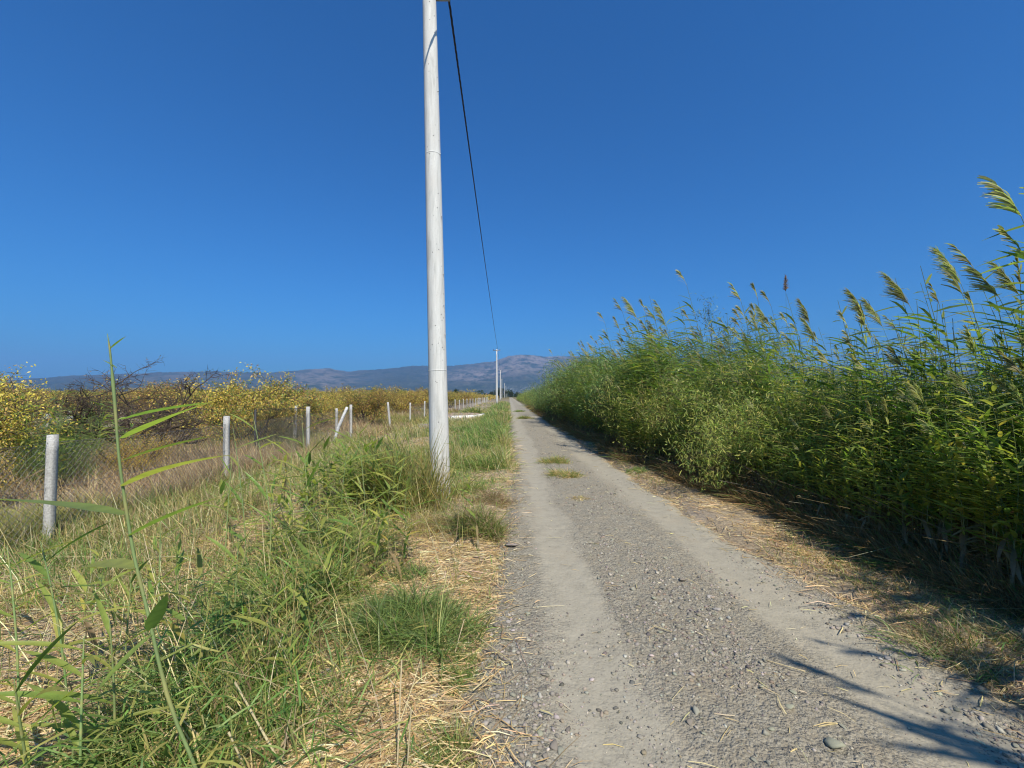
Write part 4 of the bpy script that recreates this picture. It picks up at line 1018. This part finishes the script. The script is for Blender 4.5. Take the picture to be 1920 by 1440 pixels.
ribbons(s, np.stack([x, y, ground_z(x, y) - .01], -1), np.stack([np.cos(a) * l - .1, np.sin(a) * l, np.ones(m_)], -1), h, .006 + .00075 * y, np.stack([np.cos(a) * l * .7 - .1, np.sin(a) * l * .7, -.12 - l * .3], -1), cols, 2, .1, rng=rg)
tag(s.build('grass', M_GRASS), 'green grass strip between the poles and the road', 'grass', kind='stuff')

# brown and yellow weeds beyond the fence
s = Soup(); n_ = 95000
x = -4.9 - 11 * rg.random(n_) ** 1.25; y = scatter_depth(n_, 3.6, 42, rg, 1.15)
p = fbm(x * .45, y * .35, 551, 3); k = (x > -1.35 * y - 2.0) & (rg.random(n_) < .35 + .65 * sm(.35, .6, p)); x, y = x[k], y[k]; m_ = len(x)
yl = sm(.42, .62, fbm(x * .35 + 9, y * .3, 571, 3)) * .8 + .5 * sm(6.5, 4.5, y)
cols = np.where((rg.random(m_) < yl)[:, None], pal(rg, m_, G_YEL + [(.16, .19, .06)], [3, 3, 4, 4, 2]), pal(rg, m_, G_BRN + G_DRY[:1], [4, 3, 3, 2, 2]))
a = rg.uniform(0, 6.28, m_); l = np.abs(rg.normal(0, .5, m_))
h = rg.uniform(.25, .72, m_) * (.75 + .5 * sm(-6, -9, x)) * np.interp(p[k], [.3, .7], [.7, 1.2])
ribbons(s, np.stack([x, y, ground_z(x, y) - .01], -1), np.stack([np.cos(a) * l - .12, np.sin(a) * l, np.ones(m_)], -1), h, .0045 + .0007 * y, np.stack([np.cos(a) * l * .7 - .1, np.sin(a) * l * .7, -.1 - l * .3], -1), cols, 2, .15, rng=rg)
tag(s.build('dry_weeds', M_STRAW), 'brown and yellow weeds standing thick beyond the wire fence', 'weeds', kind='stuff')
# verge weeds between grass band and fence, yellow green
s = Soup(); n_ = 52000
x = rg.uniform(-5.6, -1.8, n_); y = scatter_depth(n_, 3.2, 26, rg, 1.3); p = fbm(x * .7, y * .6, 581, 3)
k = rg.random(n_) < sm(.34, .55, p) * (.3 + .7 * sm(4.0, 5.2, y)); x, y = x[k], y[k]; m_ = len(x)
cols = np.where((rg.random(m_) < .45 + .35 * sm(.4, .6, fbm(x, y, 591, 2)))[:, None], pal(rg, m_, G_YEL + G_GREEN[:3], [2, 2, 3, 3, 2, 2, 3]), pal(rg, m_, G_BRN + G_DRY, None))
blades_h = rg.uniform(.12, .42, m_)
a = rg.uniform(0, 6.28, m_); l = np.abs(rg.normal(0, .55, m_))
ribbons(s, np.stack([x, y, ground_z(x, y) - .01], -1), np.stack([np.cos(a) * l - .1, np.sin(a) * l, np.ones(m_)], -1), blades_h, .004 + .0006 * y, np.stack([np.cos(a) * l * .7, np.sin(a) * l * .7, -.1 - l * .3], -1), cols, 2, .12, rng=rg)
tag(s.build('dry_weeds', M_GRASS), 'low mixed weeds between the verge and the wire fence', 'weeds', kind='stuff')
# understory at the foot of the reeds: brown stalks, fallen stems
s = Soup(); n_ = 42000; y = scatter_depth(n_, 1.8, 60, rg, 1.2); off = rg.exponential(.45, n_); x = front(y) - .25 + off + wob(y * .7) * 2
a = rg.uniform(0, 6.28, n_); l = np.abs(rg.normal(0, .6, n_)); h = rg.uniform(.15, .75, n_) * np.clip(.35 + off, .3, 1.2)
cols = pal(rg, n_, [(.36, .22, .10), (.28, .16, .075), (.22, .12, .055), (.42, .30, .15)] + DEAD + G_GREEN[:1], [3, 3, 3, 1, 2, 1, 2, 1.4])
ribbons(s, np.stack([x, y, ground_z(x, y) - .01], -1), np.stack([np.cos(a) * l - .2, np.sin(a) * l, np.ones(n_)], -1), h, .004 + .0008 * y, np.stack([np.cos(a) * l * .7 - .2, np.sin(a) * l * .7, -.1 - l * .3], -1), cols, 2, .2, rng=rg)
n_ = 420; y = scatter_depth(n_, 2, 16, rg, 1.2); x = front(y) - .05 + rg.exponential(.5, n_); a = rg.uniform(1.0, 3.9, n_)
A = np.stack([x, y, ground_z(x, y) + rg.uniform(.02, .35, n_)], -1); Bp = A + np.stack([np.cos(a), np.sin(a), rg.uniform(-.05, .35, n_)], -1) * rg.uniform(.3, 1.1, n_)[:, None]; A[:, 0] += .25; Bp[:, 0] += .25
tubes(s, A, Bp, .004, .0025, pal(rg, n_, DEAD + [(.36, .32, .24)]), 3)
tag(s.build('undergrowth', M_STRAW), 'dead brown stalks and fallen stems under the reeds', 'undergrowth', kind='stuff')
# grass on the right strip
s = Soup(); n_ = 26000; y = scatter_depth(n_, 1.7, 30, rg, 1.3); x = rg.uniform(2.4, 4.6, n_); p = fbm(x * 1.6, y * 1.2, 611, 3)
k = (x > road_right(y) + .12) & (x < front(y) + .3) & (rg.random(n_) < sm(.42, .62, p)); x, y = x[k], y[k]; m_ = len(x)
ribbons(s, np.stack([x, y, ground_z(x, y) - .01], -1), norm(rg.normal(size=(m_, 3)) * [.5, .5, 0] + [-.15, 0, 1]), rg.uniform(.06, .2, m_), .003 + .0005 * y, np.stack([rg.normal(0, .4, m_), rg.normal(0, .4, m_), np.full(m_, -.3)], -1), pal(rg, m_, G_GREEN + G_YEL[:2] + G_BRN[:2] + G_DRY[:2], [2, 2, 2, 1, 2, 1, 3, 2, 3, 2]), 2, .1, rng=rg)
tag(s.build('grass', M_GRASS), 'sparse dry grass on the strip right of the road', 'grass', kind='stuff')

# clumps of grass one can tell apart
def tuft(px, py, w_, h_, n_, cols, wts, label, lean=.45, bw=.004, cat='grass clump', y=None, mat_=None):
    r = np.random.default_rng(int(px * 7 + py)); yy = y or F * CAM_H / (py - 742.); xx = (px - 955) / F * yy
    s = Soup(); rad = w_ * .5 * np.sqrt(r.random(n_)) * r.lognormal(0, .28, n_); a = r.uniform(0, 6.28, n_); x = np.cos(a) * rad; y2 = np.sin(a) * rad * .8
    kk = 9; ca_ = r.uniform(0, 6.28, kk); cr_ = w_ * .42 * np.sqrt(r.random(kk)); ci = r.integers(0, kk, n_); mixk = r.random(n_) < .6
    x = np.where(mixk, np.cos(ca_)[ci] * cr_[ci] + r.normal(0, w_ * .07, n_), x); y2 = np.where(mixk, np.sin(ca_)[ci] * cr_[ci] * .8 + r.normal(0, w_ * .06, n_), y2)
    hk = r.uniform(.55, 1.15, kk)[ci]
    out = rad / (w_ * .5); b = a + r.normal(0, 1.1, n_); out = out + np.abs(r.normal(0, .45, n_))
    D = np.stack([np.cos(b) * out * lean - .08, np.sin(b) * out * lean, np.ones(n_)], -1)
    B = np.stack([np.cos(b) * lean * .8 - .1, np.sin(b) * lean * .8, -.15 - out * .35], -1)
    zz = ground_z(x + xx, y2 + yy); zz = np.where(xx > .1, np.maximum(zz, road_z(x + xx, y2 + yy)), zz)
    ribbons(s, np.stack([x, y2, zz - .01], -1), D, h_ * r.uniform(.35, 1.18, n_) * np.where(mixk, hk, .8), bw * 1.25 * r.uniform(.6, 1.5, n_), B * (.45 if lean < .28 else 1) + r.normal(0, .22, (n_, 3)) * [1, 1, .5], pal(r, n_, cols, wts), 3, .08, rng=r)
    o = s.build('grass_clump', mat_ or M_GRASS); o.location = (xx, yy, 0); tag(o, label, cat, 'grass clumps along the road'); return o
DG = [(.14, .22, .06), (.19, .28, .075), (.10, .16, .045), (.24, .29, .09)]
tuft(790, 1180, .80, .36, 2600, DG + G_YEL[:1], [4, 4, 3, 2, 1], 'lush dark green grass clump at the road edge, front and centre')
tuft(700, 1165, .50, .22, 900, DG + G_YEL[:1], [4, 4, 3, 2, 1], 'low green clump spreading left of the lush dark green clump')
tuft(905, 1000, .50, .62, 1900, DG[:3] + G_YEL[2:] + G_BRN[:2], [3, 2, 2, 3, 3, 2, 2], 'bushy olive grass clump between the nearest pole and the road', lean=.3, bw=.0045)
tuft(925, 940, .7, .32, 1300, G_BRN + G_YEL[2:], None, 'rust brown grass clump at the road edge just beyond the bushy olive clump')
tuft(775, 1080, .30, .18, 500, DG, None, 'small dark green tuft just behind the lush green clump')
tuft(885, 1245, .42, .16, 1300, DG[:2] + G_YEL, [3, 3, 2, 2, 2, 2], 'short green tuft below the lush clump beside the gravel', bw=.003)
tuft(865, 1400, .40, .16, 1700, DG[:2] + G_YEL + G_BRN[:1], [3, 3, 2, 2, 2, 2, 1], 'short fine tuft at the bottom of the photo beside the gravel', bw=.0028)
tuft(765, 960, .95, 1.15, 1500, G_YEL + G_GREEN[:2], [4, 5, 3, 3, 2, 2], 'tall yellow green grass clump leaning left of the nearest pole', lean=.22, bw=.010)
tuft(690, 940, .9, .95, 1000, G_YEL + G_GREEN[:2], [4, 4, 3, 3, 2, 2], 'second tall yellow green clump, farther left of the nearest pole', lean=.26, bw=.009)
tuft(800, 990, .75, .42, 1300, G_DRY + G_BRN + G_YEL[:1], [2, 1, 3, .5, 3, 3, 3, 2, 2], 'rust coloured dry grass clump at the foot of the nearest pole', bw=.004)
tuft(868, 925, .7, .42, 1300, G_GREEN + G_YEL[:2], None, 'mixed green clump just right of the nearest pole')
tuft(900, 880, .95, .55, 1500, G_GREEN[:3] + G_YEL[:1], None, 'bright green grass clump along the road beyond the nearest pole', bw=.006)
tuft(885, 850, 1.0, .62, 1300, [(.07, .17, .04), (.10, .22, .05)] + G_GREEN[:1], None, 'vivid green clump on the strip farther past the pole', bw=.008)
tuft(560, 1130, .8, .60, 1500, G_GREEN + DG[:1] + G_YEL[:1], None, 'tall bright green grass clump in the middle of the left verge', bw=.006)
tuft(430, 1290, .75, .42, 900, G_YEL[:1] + G_GREEN[:1] + DG + G_GREEN[:2], None, 'broad dark green grass clump at lower left', bw=.0055)
tuft(310, 1420, .7, .34, 800, G_YEL[:1] + DG + G_GREEN[:2], None, 'dark green grass clump at the bottom left of the photo', bw=.0055)
tuft(620, 1040, .8, .60, 1300, G_GREEN + G_YEL, None, 'loose green clump behind the tall bright green clump', bw=.006)
tuft(470, 1400, .6, .2, 600, G_YEL + G_GREEN, None, 'grey green low tuft right of the bottom left clump')
tuft(1040, 868, .75, .27, 1100, DG[:2] + G_YEL[:2] + G_DRY[:1], None, 'olive grass tuft in the middle of the road, farther of the two', bw=.005)
tuft(1060, 893, .62, .26, 1000, DG[:2] + G_YEL[:2] + G_DRY[:1], None, 'olive grass tuft in the middle of the road, nearer of the two', bw=.005)
tuft(1085, 935, .35, .08, 420, G_BRN + G_DRY[:2] + G_YEL[:1], None, 'flat brown tuft in the middle of the road, nearest of all', bw=.004)
tuft(1200, 885, .6, .15, 700, G_GREEN + G_DRY[:1], None, 'short green tuft at the right road edge by the shade', bw=.005)
tuft(985, 785, 1.0, .36, 1000, DG[:2] + G_YEL[:2], None, 'far olive tuft between the wheel tracks', bw=.012)
tuft(975, 772, .9, .34, 700, DG[:2] + G_YEL[:2], None, 'farthest olive tuft between the wheel tracks', bw=.018)
tuft(860, 812, 1.6, .5, 900, DG[:3] + G_GREEN[:1], None, 'dark green weed patch in front of the white kerb', bw=.014)
tuft(890, 775, 2.6, .9, 900, DG[:3] + G_YEL[:2], None, 'dark green shrubby clump behind the white kerb', bw=.03)
tuft(60, 1010, 1.5, .50, 2300, G_YEL, [4, 4, 4, 3], 'yellow green grass clump around the nearest fence post', bw=.005)
tuft(250, 960, 1.3, .42, 1500, G_YEL + G_BRN[:1], None, 'yellow grass clump between the two nearest fence posts', bw=.005)
tuft(1560, 980, .4, .18, 500, G_GREEN[:3] + G_BRN[:2], None, 'small green weed tuft in the shaded strip below the reeds', y=4.6)
tuft(1640, 1070, .35, .16, 420, DG + G_BRN[:2], None, 'small weed tuft on the brown strip nearer the camera', y=3.95)
tuft(1800, 1200, .9, .24, 1500, G_BRN + DG[:2], None, 'matted brown and green grass at the right edge of the photo', y=2.75, bw=.0035)

# tall reed shoots growing in the left verge
def shoot(stem, leaves, label, r0=.0085, name='reed_shoot', loc=None):
    stem = np.array(stem, float); root = empty(name, tuple(stem[0])); tag(root, label, 'reed', 'reed shoots in the left verge')
    st = stem - stem[0]; t = np.linspace(0, 1, len(st)); tt = np.linspace(0, 1, 28); P = np.stack([np.interp(tt, t, st[:, k]) for k in range(3)], -1)
    P[1:-1] = (P[:-2] + P[1:-1] * 2 + P[2:]) / 4
    s = Soup(); rad = (1 + (.9 if 'tall single' in label and 'close' not in label and r0 > .006 else 0) * np.exp(-((tt - .80) / .022) ** 2)) * np.interp(tt, [0, .6, .9, 1], [r0, r0 * .8, r0 * .55, r0 * .15]) * (1 + .18 * (np.arange(28) % 5 == 0))
    tube(s, P, rad, (.20, .27, .09), 8); c = np.where((np.arange(28) % 5 == 0)[:, None], [(.34, .33, .12)], [(.22, .30, .11)]); s.c[-1] = np.repeat(c, 8, 0).astype(np.float32)
    s.build('stem', M_STEM, root, smooth=True)
    for i, (p, q, wf, k) in enumerate(leaves):
        p = np.array(p, float) - stem[0]; q = np.array(q, float) - stem[0]; d = q - p; ln = float(np.linalg.norm(d)); d = d / ln + np.array([0, 0, .10])
        obj('leaf', LEAVES[k], None, root, leaf_matrix(p, d, ln, wf))
    return root
Yh = 1.75
hp = [(392, 1432, 1.72), (335, 1320, 1.72), (300, 1180, 1.73), (283, 1112, 1.74), (265, 1050, 1.75), (253, 990, 1.75), (242, 930, 1.75), (229, 850, 1.75), (222, 770, 1.75), (214, 700, 1.75), (208, 650, 1.75), (203, 626, 1.75)]
hero_st = [at(*q) for q in hp]; z0h = float(ground_z(hero_st[0][0], hero_st[0][1])); hero_st = [(hero_st[0][0] + .02, hero_st[0][1], z0h - .02)] + hero_st
WF = 1.9
HL = [((235, 786, 1.75), (405, 757, 1.80), .75, 0), ((236, 821, 1.75), (400, 762, 1.70), .72, 6), ((238, 862, 1.75), (412, 818, 1.82), .72, 0), ((240, 909, 1.75), (415, 847, 1.66), .66, 3), ((242, 962, 1.75), (-8, 950, 1.9), .5, 6),
      ((255, 1000, 1.75), (420, 932, 1.7), .6, 0), ((208, 655, 1.75), (238, 630, 1.76), .6, 0), ((262, 1062, 1.74), (155, 1115, 1.6), .7, 4), ((283, 1110, 1.74), (372, 1030, 1.8), .55, 3), ((266, 1060, 1.74), (140, 1040, 1.9), .7, 2), ((297, 1172, 1.73), (322, 1104, 1.7), 1.5, 0),
      ((300, 1180, 1.73), (180, 1290, 1.6), .6, 5), ((312, 1230, 1.73), (420, 1180, 1.8), .6, 3), ((222, 690, 1.75), (195, 675, 1.75), .6, 0)]
shoot(hero_st, [(at(*a), at(*b), wf * WF, k) for a, b, wf, k in HL], 'tall single reed with long blades in the left foreground, taller than the fence posts', .0066)
rh = np.random.default_rng(61)
def rshoot(px, py, top, lean, label, nl=7, y=None, ll=.34, width=.52, dirx=None):
    yy = y or F * CAM_H / (py - 742.); base = np.array(at(px, py, yy)); base[2] = ground_z(base[0], base[1]) - .02
    tp = np.array(at(px + lean, top, yy + rh.uniform(-.1, .1))); n = 8; st = [base + (tp - base) * np.array([t ** 1.6, t, t]) for t in np.linspace(0, 1, n)]
    lv = []
    for k in range(nl):
        t = .22 + .76 * k / nl; p = base + (tp - base) * np.array([t ** 1.6, t, t]); sd = 1 if k % 2 else -1
        if dirx and rh.random() < .7: sd = dirx
        d = np.array([sd * rh.uniform(.5, 1), rh.uniform(-.5, .5), rh.uniform(.15, .9) * (1.2 if t > .8 else .8)]); d /= np.linalg.norm(d)
        lv.append((p, p + d * ll * rh.uniform(.7, 1.2), width * rh.uniform(.8, 1.2), int(rh.integers(0, 8))))
    shoot(st, lv, label, .0045 + .0005 * nl / 7)
for a in [(585, 1010, 775, -18, 'tall thin reed shoot with bent blades, left of the leaning brace', 8, 4.2, .40), (690, 1000, 790, -20, 'reed shoot with dark narrow blades left of the nearest pole', 8, 4.6, .38), (520, 1000, 770, -45, 'slender shoot with spread blades right of the second fence post', 7, 4.0, .36),
          (470, 1010, 800, -30, 'slender shoot crossing the second fence post', 6, 3.9, .34), (545, 1010, 830, 5, 'short shoot between two taller shoots in the verge', 7, 4.1, .32), (640, 1000, 830, 15, 'short leafy shoot below the leaning brace', 7, 4.8, .32), (430, 1020, 850, 10, 'yellow green shoot just right of the second fence post', 5, 3.9, .3),
          (150, 1330, 1010, -60, 'reed shoot with dark drooping blades at lower left', 8, 2.1, .34), (60, 1330, 1020, -30, 'reed shoot at the left edge below the nearest fence post', 8, 2.1, .34), (175, 1430, 1180, 0, 'leafy shoot with upright blades at bottom left', 9, 1.78, .34),
          (235, 1380, 1150, -15, 'thin shoot standing close left of the tall single reed', 7, 1.85, .3), (310, 1150, 975, 0, 'thin shoot standing behind the tall single reed', 6, 2.9, .3), (380, 1300, 1180, -15, 'short leafy shoot right of the tall single reed', 8, 2.2, .26), (450, 1160, 1000, 5, 'slim shoot in the green grass right of the tall reed', 6, 2.9, .3),
          (510, 1110, 930, 5, 'slim shoot in the middle of the left verge', 6, 3.4, .3), (90, 1440, 1260, -40, 'broad bladed shoot in the bottom left corner', 8, 1.75, .36), (20, 1200, 1000, -25, 'shoot with blades reaching in from the left edge', 7, 2.6, .34), (740, 960, 840, 25, 'short shoot close to the left of the nearest pole', 6, 5.4, .34),
          (870, 905, 815, -8, 'thin shoot crossing the foot of the nearest pole', 5, 6.0, .32), (250, 1200, 1060, 10, 'short shoot in the straw left of the green grass', 6, 2.5, .24)]:
    px, py, top, lean, lab, nl, yy, ll = a; rshoot(px, py, top, lean, lab, nl, yy, ll)

# young leafy reeds crowding the verge left of the pole
YG = 'young reeds crowding the left verge'
yp = []
for q in range(6):
    rc = reed_recipe(1700 + q, 1.0, 11, .10, 0, wind=.45, dead_base=q % 2 == 0, leaf_len=(.20, .36), yellow=.25); root = empty('young_reed')
    stem_soup(rc, .0045).build('stem', M_STEM, root, smooth=True)
    for (p, d, ln, wf, kind, k) in rc['leaves']: obj('leaf', (LEAVES[k], YLEAVES[k % 3], DRYLEAVES[k % 3])[kind], None, root, leaf_matrix(p, d, ln, wf))
    note_kids(root); yp.append(root)
used = set(); r6 = np.random.default_rng(66)
for q in range(150):
    if q >= 110: yy = r6.uniform(5.3, 6.6); xx = r6.uniform(-2.5, -1.42)
    elif q < 75: yy = r6.uniform(3.4, 6.4); xx = -1.25 - .33 * (yy - 3) + r6.normal() * .42 - (.35 if r6.random() < .4 else 0)
    elif q < 95: yy = r6.uniform(2.2, 3.6); xx = r6.uniform(-2.6, -1.1)
    else: yy = r6.uniform(6.5, 9.5); xx = r6.uniform(-3.6, -1.5)
    k = int(r6.integers(0, 6)); o = yp[k] if k not in used else copy_tree(yp[k]); used.add(k)
    o.location = (xx, yy, float(ground_z(xx, yy)) - .02); sc = r6.uniform(.45, 1.0) * (.75 if yy < 3.6 else 1) if q < 110 else r6.uniform(.75, 1.1); o.scale = (sc,) * 3; o.rotation_euler = (r6.normal() * .08, r6.normal() * .08, r6.uniform(0, 6.28))
    hw = ('knee high' if sc < .6 else 'thigh high' if sc < .85 else 'tallest sized') + ' young reed left of the nearest pole, ' + ('on the fence side' if xx < -1.9 - .33 * (yy - 3.5) else 'on the road side' if xx > -1.3 - .33 * (yy - 3.5) else 'in the middle') + (', near' if yy < 4.4 else ', farther back' if yy > 5.4 else '')
    tag(o, hw if q < 75 else 'low young reed in the near grass of the left verge' if q < 95 else 'young reed in the weeds just behind the nearest pole' if q < 110 else 'young reed in the dense yellow green growth touching the nearest pole', 'reed', YG + ('' if q < 75 else ', near' if q < 95 else ', far' if q < 110 else ', at the pole') + (': ' + hw if q < 75 else ''))

# fallen canes
def cane(a, b, r_, label, y1, y2, zup=.02):
    A = np.array(at(*a, y1)); B = np.array(at(*b, y2))
    s = Soup(); t = np.linspace(0, 1, 10); P = A + (B - A) * t[:, None]; P[:, 2] += .01 * np.sin(t * 3); tube(s, P, r_ * (1 + .25 * (np.arange(10) % 3 == 0)), (.52, .43, .27), 7)
    tag(s.build('dry_cane', M_STRAW, smooth=True), label, 'cane', 'dry reed canes on the verge')
def gcane(p0, p1, r_, label, up0=.01, up1=.01):
    P = []
    for (px, py), u in ((p0, up0), (p1, up1)):
        yy = F * (CAM_H - u) / (py - 742.); P.append(np.array([(px - 955) / F * yy, yy, u + .02]))
    s = Soup(); t = np.linspace(0, 1, 10); Q = P[0] + (P[1] - P[0]) * t[:, None]; tube(s, Q, r_ * (1 + .25 * (np.arange(10) % 3 == 0)), (.55, .46, .28), 7)
    tag(s.build('dry_cane', M_STRAW, smooth=True), label, 'cane', 'dry reed canes on the verge')
gcane((545, 1435), (452, 1275), .0045, 'pale dry cane leaning in the grass at the bottom, left of centre', .02, .25)
gcane((478, 1440), (442, 1365), .004, 'short pale cane beside the long leaning cane at the bottom', .02, .18)
gcane((305, 1428), (245, 1370), .005, 'thick pale cane stub lying at the bottom left', .03, .08)
gcane((962, 1240), (900, 1195), .0035, 'yellow dry cane lying across the verge edge beside the gravel', .02, .03)
gcane((855, 1220), (872, 1160), .003, 'thin straw standing up in the green tuft', .02, .14)
gcane((750, 1440), (757, 1235), .0035, 'upright pale stalk at the bottom, left of the gravel', .0, .30)
gcane((768, 1440), (775, 1325), .003, 'shorter pale stalk right of the upright stalk', .0, .2)
gcane((1220, 1172), (1255, 1184), .003, 'small brown stick lying on the gravel centre strip')
gcane((1430, 1237), (1502, 1258), .003, 'thin curved straw lying on the road near the right track')
gcane((888, 1290), (918, 1266), .004, 'pale cane piece at the verge edge below the short tuft')
print('verts', sum(len(m.vertices) for m in bpy.data.meshes), 'polys', sum(len(m.polygons) for m in bpy.data.meshes), 'objs', len(bpy.data.objects))
